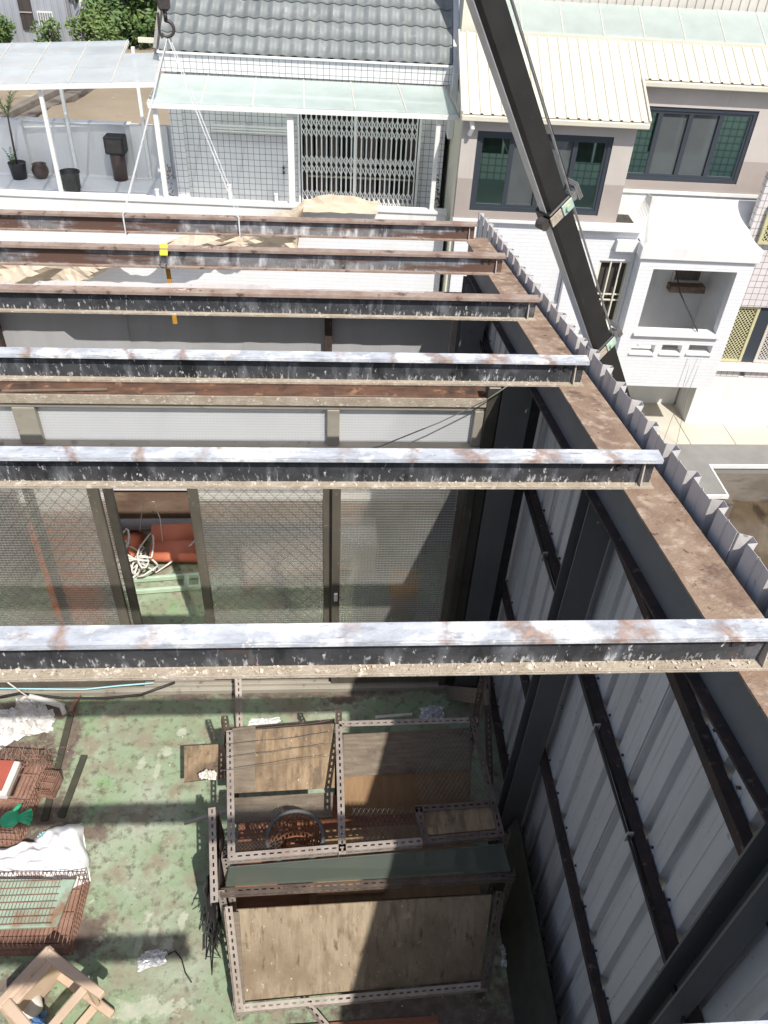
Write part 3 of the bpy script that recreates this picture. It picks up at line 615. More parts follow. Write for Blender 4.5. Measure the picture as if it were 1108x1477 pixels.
# ------------------------------------------------------------------ window wall
ww = thing('sliding_window_wall', 'bronze aluminium wall of sliding patterned glass doors', 'window wall', (-1.2, 3.75, 0))
def part(nm, m, P_, *bx, **kw):
    b = MB()
    for t in bx: b.box(*t)
    return b.build(nm, m, P_, **kw)
part('sill', 'alu_pale', ww, (-4.25, .885, 3.67, 3.83, 0.002, .045), (-4.25, .885, 3.70, 3.712, .045, .075), (-4.25, .885, 3.745, 3.757, .045, .075), (-4.25, .885, 3.79, 3.802, .045, .075), bevel=.002)
part('header', 'alu_pale', ww, (-4.25, .885, 3.74, 3.84, 2.455, 2.495), bevel=.003)
part('transom', 'alu_pale', ww, (-4.25, .885, 3.69, 3.81, 2.12, 2.215), bevel=.003)
b = MB(); b.prism([(3.735, 2.497), (3.915, 2.497), (3.915, 2.60), (3.908, 2.60), (3.908, 2.505), (3.742, 2.503), (3.742, 2.545), (3.735, 2.545)], 'X', -4.25, .90); b.build('gutter', 'gutter_rust', ww)
part('gutter_lip', 'flange_dust', ww, (-4.25, .90, 3.726, 3.7345, 2.490, 2.543))
for x0, x1 in ((-1.70, -1.58), (.0, .07), (.83, .885), (-3.3, -3.2)):
    part('mullion', 'alu_pale', ww, (x0, x1, 3.735, 3.825, 2.216, 2.454), bevel=.003)
for x0, x1 in ((-4.25, -3.3), (-3.2, -1.70), (-1.58, .0), (.07, .83)):
    part('pane', 'glass_white', ww, (x0, x1, 3.775, 3.780, 2.216, 2.454))
part('jamb', 'alu_dark', ww, (.835, .884, 3.68, 3.82, .045, 2.12), bevel=.003)
def sash(x0, x1, yc, sw, wire=False, m='alu', two=None):
    S_ = part('sash', m, ww, (x0, x0 + sw, yc - .016, yc + .016, .078, 2.115), (x1 - sw, x1, yc - .016, yc + .016, .078, 2.115), (x0 + sw, x1 - sw, yc - .016, yc + .016, .078, .20), (x0 + sw, x1 - sw, yc - .016, yc + .016, 2.04, 2.115), bevel=.003)
    part('pane', 'glass_grid', S_, (x0 + sw, x1 - sw, yc - .0025, yc + .0025, .20, 2.04))
    if wire:
        b = MB(); st = .046; r_ = .0015; a0, a1, c0, c1 = x0 + sw, x1 - sw, .21, 2.03
        for sgn in (1, -1):
            k0 = a0 - (c1 - c0) * .9
            t = k0
            while t < a1 + (c1 - c0) * .9:
                # wire line: x = t + sgn*(z-c0)*.8
                pts = []
                for z in (c0, c1): pts.append((t + sgn * (z - c0) * .8, z))
                (xa, za), (xb, zb) = pts
                def clip(xv): return za + (xv - xa) / (xb - xa) * (zb - za)
                lo, hi = (pts[0], pts[1]) if xa < xb else (pts[1], pts[0])
                if hi[0] > a0 and lo[0] < a1:
                    l = (max(lo[0], a0), clip(max(lo[0], a0))); h = (min(hi[0], a1), clip(min(hi[0], a1)))
                    b.tube([(l[0], yc - .006, l[1]), (h[0], yc - .006, h[1])], r_, 3, cap=False)
                t += st * 1.6
        b.build('wire_mesh', 'mesh_wire', S_, stuff=True)
    return S_
sash(-3.15, -1.33, 3.706, .065, True)
sash(-1.78, -1.265, 3.751, .055, False, 'alu_dark')
sash(-.83, .035, 3.751, .06, True)
S_ = sash(.03, .835, 3.706, .052)
part('lock', 'white_paint', S_, (.045, .07, 3.672, 3.690, .98, 1.05), bevel=.003)
sash(-4.25, -3.1, 3.751, .06)
cb = MB(); cb.tube([(.02, 3.64, 2.19), (.3, 3.63, 2.29), (.62, 3.66, 2.43), (.86, 3.68, 2.56), (.98, 3.66, 2.68)], .0035, 5); single('loose_wire', cb, 'mesh_wire', 'thin wire slanting across the small upper pane', 'wire', (.4, 3.65, 2.19), smooth=True)
for (x0, y0, z0, x1, y1, z1, w, lab) in ((-1.75, 3.80, 2.518, -1.2, 3.83, 2.516, .012, 'thin stick lying in the rusty gutter beside wide mullion'), (-1.0, 3.77, 2.522, -.72, 3.79, 2.520, .02, 'short grey stick lying in the rusty gutter'), (.05, 3.78, 2.52, .75, 3.76, 2.522, .012, 'long split cane lying in the rusty gutter')):
    b = MB(); b.bar((x0, y0, z0), (x1, y1, z1), w, .012); single('stick', b, 'wood_grey', lab, 'stick', ((x0 + x1) / 2, y0, z0), bevel=.002)
# cables hanging along the sill
b = MB(); b.tube([(-2.6, 3.60, .02), (-2.2, 3.63, .10), (-1.9, 3.62, .05), (-1.6, 3.62, .04), (-1.35, 3.63, .06), (-1.1, 3.66, .16)], .009, 6); single('black_hose', b, 'cable', 'black hose lying along the window sill', 'hose', (-1.9, 3.62, .02), smooth=True)
b = MB(); b.tube([(-2.6, 3.66, .13), (-2.1, 3.655, .115), (-1.75, 3.655, .10), (-1.5, 3.66, .13), (-1.25, 3.665, .15)], .006, 6); single('pale_cable', b, 'cyan', 'pale blue cable lying along the window sill', 'cable', (-1.9, 3.65, .05), smooth=True)

# ================================================================== YARD: THE RACK OF SLOTTED ANGLE
def slot_strip(mb, a, b, n, w, pitch=.040, sl=.022, sw=.009):
    a = Vector(a); b = Vector(b); L = (b - a).length; d = (b - a) / L; n = Vector(n); n = (n - d * n.dot(d)).normalized()
    k = max(1, int(L / pitch)); p = L / k
    ys = [0, w * .5 - sw / 2, w * .5 + sw / 2, w]
    for i in range(k):
        xs_ = [i * p, i * p + (p - sl) / 2, i * p + (p + sl) / 2, (i + 1) * p]
        vs = [a + d * x + n * yv for yv in ys for x in xs_]
        fs = [(r_ * 4 + c, r_ * 4 + c + 1, (r_ + 1) * 4 + c + 1, (r_ + 1) * 4 + c) for r_ in range(3) for c in range(3) if not (r_ == 1 and c == 1)]
        mb.add(vs, fs)
def angle(name, a, b, n1, n2, parent=None, m='slot', w=.038):
    mb = MB(); slot_strip(mb, a, b, n1, w); slot_strip(mb, a, b, n2, w)
    return mb.build(name, m, parent, solid=.002) if parent else mb
def diamond(mb, o, ux, uy, W_, H_, st, r_, k=1.0):
    """crossing wires over a W x H parallelogram patch"""
    o = Vector(o); ux = Vector(ux).normalized(); uy = Vector(uy).normalized()
    for sg in (1, -1):
        t = -H_ * k
        while t < W_ + H_ * k:
            xa, xb = t, t + sg * H_ * k
            lo, hi = ((xa, 0), (xb, H_)) if xa < xb else ((xb, H_), (xa, 0))
            if hi[0] > 0 and lo[0] < W_ and hi[0] > lo[0]:
                f_ = lambda x: lo[1] + (x - lo[0]) / (hi[0] - lo[0]) * (hi[1] - lo[1])
                l = max(lo[0], 0); h = min(hi[0], W_)
                if h - l > .004: mb.tube([o + ux * l + uy * f_(l), o + ux * h + uy * f_(h)], r_, 3, cap=False)
            t += st
def panel(name, m, parent, p, th=.012, **kw):
    """board through four corner points (a quad), given thickness"""
    P4 = [Vector(q) for q in p]; n = (P4[1] - P4[0]).cross(P4[3] - P4[0]).normalized() * th
    mb = MB(); mb.hexa([q - n for q in P4] + P4); return mb.build(name, m, parent, **kw)
X, Yv, Z = Vector((1, 0, 0)), Vector((0, 1, 0)), Vector((0, 0, 1))
rk = thing('bird_rack', 'slotted angle rack with plywood panels and wire netting beside corrugated wall', 'rack', (.2, 2.2, 0))
zt = .88
BLc, BRc, FLc, FRc = (-.590, 2.79), (.905, 2.81), (-.505, 1.975), (.94, 2.06)
# posts (rise a little above the top frame)
angle('post', (BLc[0] - .02, BLc[1], 0), (BLc[0] - .02, BLc[1], .97), X, -Yv, rk, 'slot_dark')
angle('post', (BRc[0], BRc[1], 0), (BRc[0], BRc[1], 1.28), -X, -Yv, rk, 'slot_dark')
angle('post', (FLc[0] - .03, FLc[1], 0), (FLc[0] - .03, FLc[1], .90), X, Yv, rk)
angle('post', (FRc[0] + .03, FRc[1], 0), (FRc[0] + .03, FRc[1], .90), -X, Yv, rk, 'slot_dark')
angle('post', (.05, 2.815, 0), (.05, 2.815, .99), X, -Yv, rk, 'slot_dark')
# top frame
angle('rail', (BLc[0], BLc[1] - .02, zt - .03), (FLc[0], FLc[1], zt), X, -Z, rk)
angle('rail', (BLc[0] - .055, 2.30, zt - .06), (FLc[0] - .075, 1.80, zt - .08), X, -Z, rk)
angle('rail', (.05, 2.78, zt), (.06, 1.99, zt), X, -Z, rk)
angle('rail', (.07, 2.80, zt), (BRc[0], BRc[1], zt), -Yv, -Z, rk)
angle('rail', (BRc[0] - .02, BRc[1], zt + .01), (FRc[0], FRc[1], zt + .01), -X, -Z, rk, 'slot_dark')
angle('rail', (FLc[0], FLc[1], zt), (.50, 2.03, zt), Yv, -Z, rk)
angle('rail', (.50, 2.03, zt), (FRc[0], FRc[1] + .0, zt + .005), Yv, -Z, rk, 'slot_dark')
angle('rail', (.475, 2.24, zt), (.50, 2.035, zt), X, -Z, rk, 'slot_dark')
angle('rail', (.475, 2.25, zt), (.93, 2.27, zt), -Yv, -Z, rk, 'slot_dark')
# front rail, lower and further out, with the ramp frame below
angle('rail', (-.545, 1.868, .74), (.99, 1.90, .74), Yv * .8 - Z * .2, -Z, rk, 'slot_dark')
angle('rail', (-.525, 1.84, .66), (-.47, 1.50, .20), X, Z * .6 - Yv * .6, rk)
angle('rail', (.93, 1.87, .66), (.86, 1.56, .20), -X, Z * .6 - Yv * .6, rk, 'slot_dark')
angle('rail', (-.475, 1.500, .20), (.86, 1.560, .20), Yv * .6 + Z * .5, -Z, rk)
angle('leg', (-.49, 1.52, 0), (-.49, 1.52, .23), X, Yv, rk)
angle('leg', (.86, 1.58, 0), (.86, 1.58, .23), -X, Yv, rk, 'slot_dark')
angle('leg', (-.56, 1.88, 0), (-.56, 1.88, .76), X, Yv, rk)
angle('leg', (.99, 1.91, 0), (.99, 1.91, .76), -X, Yv, rk, 'slot_dark')
angle('brace', (-.11, 1.51, .19), (.06, 1.38, .02), X, Z, rk)
angle('brace', (-.60, 2.30, .8), (-.62, 1.90, .03), -X, Z, rk, 'slot_dark')
# back panels, sloping boxes
panel('plywood_panel', 'wood', rk, [(-.565, 2.50, .62), (.045, 2.52, .62), (.045, 2.80, .86), (-.565, 2.77, .84)], .010, bevel=.002)
panel('plywood_patch', 'wood_grey', rk, [(-.555, 2.50, .638), (-.42, 2.505, .638), (-.42, 2.79, .876), (-.555, 2.775, .862)], .004)
panel('plywood_edge', 'rust_dark', rk, [(-.57, 2.785, .86), (.045, 2.815, .885), (.045, 2.835, .72), (-.57, 2.805, .70)], .008)
panel('plank', 'wood_grey', rk, [(-.555, 2.33, .60), (.03, 2.35, .60), (.035, 2.50, .61), (-.555, 2.485, .60)], .014, bevel=.002)
panel('plywood_panel', 'wood_warm', rk, [(.10, 2.50, .32), (.88, 2.51, .33), (.88, 2.74, .73), (.10, 2.72, .71)], .010, bevel=.002)
panel('plank', 'wood_grey', rk, [(.095, 2.61, .585), (.87, 2.63, .60), (.87, 2.79, .80), (.095, 2.77, .785)], .012, bevel=.002)
panel('lower_shelf', 'wood_warm', rk, [(-.1, 2.00, .30), (.88, 2.02, .30), (.88, 2.45, .31), (-.1, 2.43, .31)], .012)
for i in range(3):
    panel('floor_plank', ('wood_warm', 'wood_red', 'wood_warm')[i], rk, [(-.06 + .004 * i, 2.03 + i * .12, .33 + .004 * i), (.33, 2.035 + i * .12, .33 + .004 * i), (.33, 2.14 + i * .12, .335 + .004 * i), (-.06, 2.135 + i * .12, .335 + .004 * i)], .012, bevel=.002)
panel('plank', 'wood', rk, [(.515, 2.085, zt - .015), (.915, 2.11, zt - .01), (.915, 2.245, zt - .01), (.515, 2.225, zt - .015)], .012, bevel=.002)
# the front: green sheet above, ply ramp below
b = MB(); b.hexa([(-.50, 1.952, zt - .03), (.93, 2.03, zt - .03), (.97, 1.93, .755), (-.52, 1.90, .755), (-.50, 1.957, zt - .028), (.93, 2.035, zt - .028), (.97, 1.935, .757), (-.52, 1.905, .757)]); b.build('green_sheet', 'green_glass', rk)
panel('ply_ramp', 'wood_ramp', rk, [(-.445, 1.555, .19), (.835, 1.61, .19), (.885, 1.885, .585), (-.475, 1.855, .585)], .012, bevel=.002)
panel('ramp_edge', 'wood_grey', rk, [(-.46, 1.525, .232), (-.425, 1.525, .232), (-.455, 1.83, .615), (-.49, 1.83, .615)], .006)
panel('side_board', 'rust_dark', rk, [(-.56, 1.90, .05), (-.56, 2.25, .05), (-.575, 2.25, .78), (-.555, 1.90, .72)], .006)
panel('rack_floor', 'wood_red', rk, [(-.54, 1.95, .10), (.9, 1.97, .10), (.88, 2.78, .11), (-.56, 2.76, .11)], .012)
panel('bottom_board', 'wood_red', rk, [(-.40, 1.30, .018), (.6, 1.32, .018), (.6, 1.50, .022), (-.40, 1.48, .022)], .01)
# wire netting, one patch in each bay
b = MB(); diamond(b, (-.54, 2.0, .84), X, Yv * .9 - Z * .2, .30, .34, .020, .0011, .8); b.build('wire_netting', 'mesh_wire', rk, stuff=True)
b = MB(); diamond(b, (.13, 2.07, .82), X - Z * .1, Yv * .8 + Z * .2, .36, .19, .026, .0013, .6); b.build('wire_netting', 'mesh_wire', rk, stuff=True)
b = MB(); diamond(b, (.50, 2.30, .84), X, Yv + Z * .02, .40, .46, .026, .0011, .7); b.build('wire_netting', 'mesh_wire', rk, stuff=True)
for i in range(4):
    b = MB(); rnd = random.Random(60 + i); b.tube([(-.58 + .1 * t + rnd.uniform(-.01, .01), 2.72 - .08 * i + .012 * t + rnd.uniform(-.004, .004), .90 + .008 * math.sin(t + i)) for t in range(7)], .0016, 4); b.build('tie_wire', 'mesh_wire', rk)

# things in and around the rack
wb_ = thing('wicker_basket', 'round rusty basket standing inside the rack', 'basket', (-.17, 2.13, .40), 'L')
def ring(r_, z, t=.008, n=28):
    m_ = MB(); m_.tube([(r_ * math.cos(2 * math.pi * i / n), r_ * math.sin(2 * math.pi * i / n), z) for i in range(n + 1)], t, 6, cap=False); return m_
ring(.150, .40, .012).build('rim', 'steel_dark', wb_, smooth=True); ring(.120, .02, .010).build('rim', 'rust_wire', wb_, smooth=True)
for k in range(1, 8): ring(.120 + .030 * k / 8, .02 + .38 * k / 8, .004).build('hoop', 'wood_red', wb_, smooth=True)
b = MB()
for k in range(36):
    a = 2 * math.pi * k / 36; b.tube([(.12 * math.cos(a), .12 * math.sin(a), .02), (.15 * math.cos(a), .15 * math.sin(a), .40)], .0045, 4)
b.build('staves', 'wood_red', wb_, stuff=True)
b = MB(); b.lathe((0, 0, .0), [(0, .012), (.118, .012), (.118, .02), (0, .022)], 20); b.build('base', 'wood_red', wb_)
bl = thing('wood_block_crate', 'small reddish slatted crate inside the round basket', 'crate', (-.16, 2.13, .45), 'L'); bl.rotation_euler = (.3, .1, -.25)
for i in range(6):
    b = MB(); b.box(-.09, .09, -.11 + i * .036, -.08 + i * .036, .15, .158); b.build('slat', 'wood_red', bl)
b = MB(); b.box(-.09, .09, -.11, .10, .0, .148); b.build('box', 'wood_red', bl, bevel=.002)
bp_ = MB(); bp_.hexa([(-.11, -.13, 0), (.42, -.10, 0), (.42, .10, 0), (-.13, .11, 0), (-.11, -.13, .012), (.42, -.10, .012), (.42, .10, .012), (-.13, .11, .012)])
o = single('plywood_offcut', bp_, 'wood', 'plywood offcut sticking out of the rack above green floor', 'board', (-.77, 2.84, .42), 'L'); o.rotation_euler = (.10, -.03, .04)
# black cloth added on the rack's open side for its shadow
b = MB(); rnd = random.Random(44)
b.grid(lambda a, c: (-.615 - .02 * c - .012 * math.sin(a * 11 + c * 3) - .008 * math.sin(a * 29), 1.86 + a * .46 + .01 * math.sin(c * 7), .06 + .05 * math.sin(a * 13) + (1 - c) * .66), 24, 10)
single('shadow_cloth', b, 'black_net', 'black cloth added for shadow on the open side of rack', 'cloth', (-.65, 2.0, 0), solid=.004, smooth=True)
def crumple(seed, rx, ry, h, n=14):
    rnd = random.Random(seed); b = MB(); hs = [[rnd.uniform(0, 1) ** 1.5 for _ in range(n + 1)] for _ in range(n + 1)]
    ph = [rnd.uniform(.75, 1.15) for _ in range(12)]
    def fn(a, c):
        i, j = int(round(a * n)), int(round(c * n)); x, y = 2 * a - 1, 2 * c - 1; ang = math.atan2(y, x); k = ph[int((ang + math.pi) / 6.2832 * 11.99)]
        return (x * rx * k + rnd.uniform(-.05, .05) * rx, y * ry * k + rnd.uniform(-.05, .05) * ry, h * hs[i][j] * max(0, 1 - .6 * (x * x + y * y)) + .004)
    b.grid(fn, n, n); return b
def scrap(name, m, label, cat, loc, rx, ry, h, seed, rz=0, n=12):
    o = single(name, crumple(seed, rx, ry, h, n), m, label, cat, loc, 'L'); o.rotation_euler.z = rz; return o
scrap('foam_lump', 'styro', 'pale lump of foam on the plywood offcut edge', 'foam', (-.72, 2.69, .50), .05, .03, .06, 4)
scrap('foil_scrap', 'foil', 'crumpled silver foil in the dark corner behind the rack', 'foil', (.76, 3.45, .0), .09, .07, .06, 5)
scrap('foil_scrap', 'foil', 'silver foil bag on the green floor beside rack legs', 'foil', (-.98, 1.85, .0), .075, .045, .03, 6, .2)
scrap('foil_scrap', 'foil', 'small foil scrap by the foot of the corrugated wall', 'foil', (1.03, 1.80, .0), .035, .06, .05, 7)
scrap('plastic_film', 'film', 'clear crumpled film on green floor behind plywood panel', 'plastic', (-.45, 3.40, .0), .10, .05, .03, 8)
scrap('plastic_film', 'film', 'large crumpled sheet of clear film by the window sill', 'plastic', (-2.16, 3.46, .0), .19, .17, .09, 9, .4, 18)
b = MB(); b.bar((.35, 3.43, .012), (.62, 3.45, .012), .02, .02); single('white_strip', b, 'styro', 'short white strip on shaded floor behind rack', 'strip', (.48, 3.44, 0))
b = MB(); b.bar((-.86, 2.50, .3), (-.60, 2.54, .36), .02, .015); single('thin_rod', b, 'slot', 'thin grey bar poking out of rack side', 'bar', (-.7, 2.52, .3))
mb = MB(); slot_strip(mb, (-.68, 3.86, .30), (-.635, 3.30, .03), X, .045); slot_strip(mb, (-.68, 3.86, .30), (-.635, 3.30, .03), Z, .038)
single('leaning_angle', mb, 'slot', 'pinkish slotted angle leaning from floor against window sill', 'slotted angle', (-.65, 3.5, .03), solid=.002)
b = MB(); b.bar((.90, 3.62, .04), (1.02, 3.05, .75), .10, .02, (1, 0, 0)); single('leaning_board', b, 'wood_grey', 'weathered board leaning in the corner by the corrugated wall', 'board', (.95, 3.5, 0), bevel=.002)
b = MB(); slot_strip(b, (1.0, 3.35, 1.0), (1.08, 2.85, .05), X, .04); slot_strip(b, (1.0, 3.35, 1.0), (1.08, 2.85, .05), Yv, .038); single('leaning_angle', b, 'slot_dark', 'dark slotted angle leaning by the steel column behind rack', 'slotted angle', (1.05, 3.0, .05), solid=.002)
b = MB(); b.hexa([(1.02, 1.30, 0), (1.10, 1.30, 0), (1.10, 2.40, 0), (1.02, 2.40, 0), (1.13, 1.30, .42), (1.15, 1.30, .42), (1.15, 2.40, .42), (1.13, 2.40, .42)]); single('base_board', b, 'strip', 'dirty board leaning along the foot of corrugated wall', 'board', (1.1, 1.9, 0))
# black net tangle added to deepen the shade at the rack's side
b = MB(); rnd = random.Random(31)
for i in range(26):
    a = rnd.uniform(0, 6.28); b.tube([(-.64 + rnd.uniform(-.04, .04), rnd.uniform(1.75, 2.35), rnd.uniform(.0, .5)) for _ in range(4)], .0035, 4)
single('shade_netting', b, 'black_net', 'tangle of black netting added for shade, left side of rack', 'netting', (-.64, 2.05, 0), smooth=True)

# two dark strips on the floor
b = MB(); b.bar((-1.80, 2.70, .010), (-1.825, 3.50, .010), .045, .018); single('floor_strip', b, 'strip', 'long dark timber strip lying on green floor', 'timber strip', (-1.81, 3.1, 0), bevel=.003)
b = MB(); b.bar((-1.70, 2.72, .010), (-1.655, 3.17, .010), .045, .018); single('floor_strip', b, 'strip', 'short dark timber strip lying on green floor', 'timber strip', (-1.68, 2.95, 0), bevel=.003)
b = MB(); b.bar((-1.83, 3.52, .02), (-1.80, 3.66, .03), .03, .03); single('rusty_bracket', b, 'rust_wire', 'short rusty bracket at the head of long dark strip', 'bracket', (-1.82, 3.6, 0), bevel=.003)
b = MB(); b.tube([(-2.12, 3.60, .10), (-1.95, 3.57, .06), (-1.88, 3.56, .03)], .022, 10); b.tube([(-1.90, 3.565, .045), (-1.865, 3.50, .02)], .018, 8); single('plastic_pipe', b, 'styro', 'cream plastic pipe with elbow near the window sill', 'pipe', (-2.0, 3.58, 0), smooth=True)
b = MB(); b.tube([(-2.5, 3.70, .55), (-2.3, 3.66, .25), (-2.12, 3.6, .08)], .006, 5); single('slack_cord', b, 'rope', 'pale cord dropping onto the crumpled clear film', 'cord', (-2.3, 3.65, .08), smooth=True)

# ------------------------------------------------------------------ bird cages of rusty wire
def wire_cage(name, label, loc, rz, W_, D_, H_, st, parts=True, tilt=(0, 0)):
    c = thing(name, label, 'cage', loc, 'L'); c.rotation_euler = (tilt[0], tilt[1], rz)
    def face(nm, o, u, v, wu, wv, both=True):
        b = MB(); o = Vector(o); u = Vector(u); v = Vector(v); n = int(wu / st)
        for i in range(n + 1): b.tube([o + u * (wu * i / n), o + u * (wu * i / n) + v * wv], .0018, 4, cap=False)
        for k in (0, .33, .66, 1): b.tube([o + v * wv * k, o + u * wu + v * wv * k], .0024, 4)
        b.build(nm, 'rust_wire', c)
    hx, hy = W_ / 2, D_ / 2
    face('top_grid', (-hx, -hy, H_), X, Yv, W_, D_); face('front_grid', (-hx, -hy, 0), X, Z, W_, H_); face('back_grid', (-hx, hy, 0), X, Z, W_, H_)
    face('side_grid', (-hx, -hy, 0), Yv, Z, D_, H_); face('side_grid', (hx, -hy, 0), Yv, Z, D_, H_)
    b = MB(); b.box(-hx, hx, -hy, hy, .0, .015); b.build('tray', 'rust_wire', c)
    return c
wire_cage('bird_cage', 'rusty brown wire cage under the red tray', (-2.13, 2.84, .0), -.10, .52, .56, .20, .027)
wire_cage('bird_cage', 'flat rusty wire cage holding a green board, beside the stool', (-1.86, 2.10, .0), -.02, .86, .40, .16, .024)
wire_cage('wire_basket', 'small pale wire basket on the brown cage', (-1.80, 2.90, .06), -.15, .10, .14, .10, .012)
b = MB(); b.hexa([(-2.02, 1.97, .17), (-1.50, 1.97, .17), (-1.46, 2.23, .175), (-1.98, 2.25, .175), (-2.02, 1.97, .19), (-1.50, 1.97, .19), (-1.46, 2.23, .195), (-1.98, 2.25, .195)]); K['pale_green'] = mat('pale green board', (.36, .48, .38), (.26, .33, .25), 5, None, .7, layers=(((.25, .15, .09), 6, .55, .68),)); single('green_board', b, 'pale_green', 'pale green board stained with rust under wire grille', 'board', (-1.75, 2.1, .17), bevel=.003)
gc = MB()
for i in range(28): gc.tube([(-2.1 + i * .02, 1.98, .205), (-2.08 + i * .02, 2.23, .21)], .0018, 4, cap=False)
for k in range(7): gc.tube([(-2.12, 1.98 + k * .04, .209), (-1.53, 1.98 + k * .04, .209)], .002, 4)
single('loose_grille', gc, 'rust_wire', 'loose rusty wire grille lying on pale green board', 'grille', (-1.8, 2.1, .195))
tr = thing('red_tray', 'red tray with pale foam rim on top of wire cage', 'tray', (-2.08, 2.86, .203), 'L'); tr.rotation_euler.z = -.08
b = MB(); b.box(-.16, .10, -.11, .13, 0, .05); b.build('rim', 'styro', tr, bevel=.006)
b = MB(); b.box(-.16, .065, -.085, .125, .051, .06); b.build('liner', 'red', tr, bevel=.002)
# twigs
b = MB(); rnd = random.Random(77)
for i in range(70):
    x, y = rnd.gauss(-1.93, .09), rnd.gauss(3.02, .07); a = rnd.uniform(0, 6.28); L = rnd.uniform(.04, .12)
    b.tube([(x, y, .21 + rnd.uniform(0, .05)), (x + L * math.cos(a), y + L * math.sin(a), .22 + rnd.uniform(0, .05))], .0016, 3)
tw = single('twig_heap', b, 'rust_wire', 'heap of dry twigs on the brown wire cage', 'twigs', (-1.93, 3.02, .2)); tw['kind'] = 'stuff'
# sack: plump, folded
def sack(name, m, label, loc, rx, ry, h, rz, seed, outline=None):
    rnd = random.Random(seed); ph = [rnd.uniform(0, 6.28) for _ in range(6)]
    b = MB(); n = 24
    def fn(a, c):
        x, y = 2 * a - 1, 2 * c - 1; e = max(0, (1 - x ** 4) * (1 - y ** 4)) ** .45
        w = .16 * math.sin(x * 7 + ph[0] + y * 3) + .12 * math.sin(y * 9 + ph[1] - x * 4) + .07 * math.sin(x * 15 + y * 11 + ph[2])
        return (x * rx * (1 + .06 * math.sin(y * 5 + ph[3])), y * ry * (1 + .07 * math.sin(x * 4 + ph[4])), .008 + h * e * (1 + w))
    b.grid(fn, n, n); b.grid(lambda a, c: ((2 * a - 1) * rx, (2 * c - 1) * ry, .004), 4, 4)
    o = single(name, b, m, label, 'sack', loc, 'L', smooth=True); o.rotation_euler.z = rz; return o
sack('white_sack', 'bag_plain', 'plain white plastic sack lying on brown grime beside cages', (-1.62, 2.44, .012), .14, .20, .10, .35, 21)
sack('printed_sack', 'bag', 'white sack with faint purple print beside the flat cage', (-1.83, 2.40, .012), .20, .12, .11, .05, 22)
# green glove
gv = MB(); gv.lathe((0, 0, 0), [(0, 0), (.05, .0), (.06, .015), (.045, .03), (0, .035)], 14)
for i, a in enumerate((-.5, -.2, .1, .4)):
    gv.tube([(.03, .0, .015), (.03 + .10 * math.cos(a), .10 * math.sin(a), .014)], .013, 8)
gv.tube([(0, .03, .015), (.05, .09, .014)], .013, 8)
o = single('green_glove', gv, 'toy_green', 'bright green rubber glove on the rusty cage front', 'glove', (-1.93, 2.60, .205), 'L', smooth=True); o.rotation_euler.z = .15
scrap('blue_scrap', 'cyan', 'pale blue plastic scrap beside green glove', 'plastic', (-1.76, 2.585, .02), .05, .03, .05, 33)

# ------------------------------------------------------------------ plastic stool lying on its side
st_ = thing('plastic_stool', 'pinkish beige plastic stool lying on its side on green floor', 'stool', (-1.40, 1.56, 0), 'L')
st_.rotation_euler = (0, 0, math.radians(-36))
# local: seat plate at -x, legs run to +x; lying with one side on the floor
Sx, Sy, Sz, Ln = -.20, .17, .31, .40
b = MB(); b.box(Sx - .03, Sx + .03, -Sy, Sy, 0.01, Sz + .01); b.build('seat', 'stool', st_, bevel=.014)
for sy in (-1, 1):
    for z in (.035, Sz - .015):
        b = MB(); b.bar((Sx + .02, sy * (Sy - .035), z), (Sx + Ln, sy * (Sy - .012), z + (.012 if z > .1 else -.010)), .055, .05, (0, 0, 1), .042, .040); b.build('leg', 'stool', st_, bevel=.006)
xb = Sx + Ln * .74
for z in (.030, Sz - .008):
    b = MB(); b.bar((xb, -Sy + .04, z), (xb, Sy - .04, z), .045, .022); b.build('crossbar', 'stool', st_, bevel=.004)
for sy in (-1, 1):
    b = MB(); b.bar((xb, sy * (Sy - .022), .05), (xb, sy * (Sy - .022), Sz - .03), .022, .045, (1, 0, 0)); b.build('crossbar', 'stool', st_, bevel=.004)
for z0 in (Sz - .03,):                                             # apron under the seat
    b = MB(); b.box(Sx + .028, Sx + .07, -Sy + .05, Sy - .05, z0 - .005, z0 + .028); b.build('apron', 'stool', st_, bevel=.006)
    b = MB(); b.box(Sx + .028, Sx + .07, -Sy + .004, -Sy + .03, .06, z0 - .01); b.build('apron', 'stool', st_, bevel=.006)
scrap('blue_scrap', 'blue', 'blue and white plastic scrap beneath the stool', 'plastic', (-1.56, 1.56, .0), .06, .05, .05, 34)
b = MB(); b.lathe((0, 0, 0), [(0, 0), (.055, 0), (.06, .03), (.05, .09), (.02, .11), (0, .11)], 16); o = single('grey_cup', b, 'styro', 'pale grey crushed cup beneath the stool', 'cup', (-1.60, 1.66, .055), 'L', smooth=True); o.rotation_euler = (1.4, 0, .6)
b = MB(); b.tube([(-.90, 1.87, .008), (-.86, 1.88, .03), (-.82, 1.84, .012), (-.79, 1.77, .008), (-.75, 1.72, .006)], .004, 5); single('bent_wire', b, 'cable', 'bent dark wire beside the foil bag on floor', 'wire', (-.84, 1.8, 0), smooth=True)

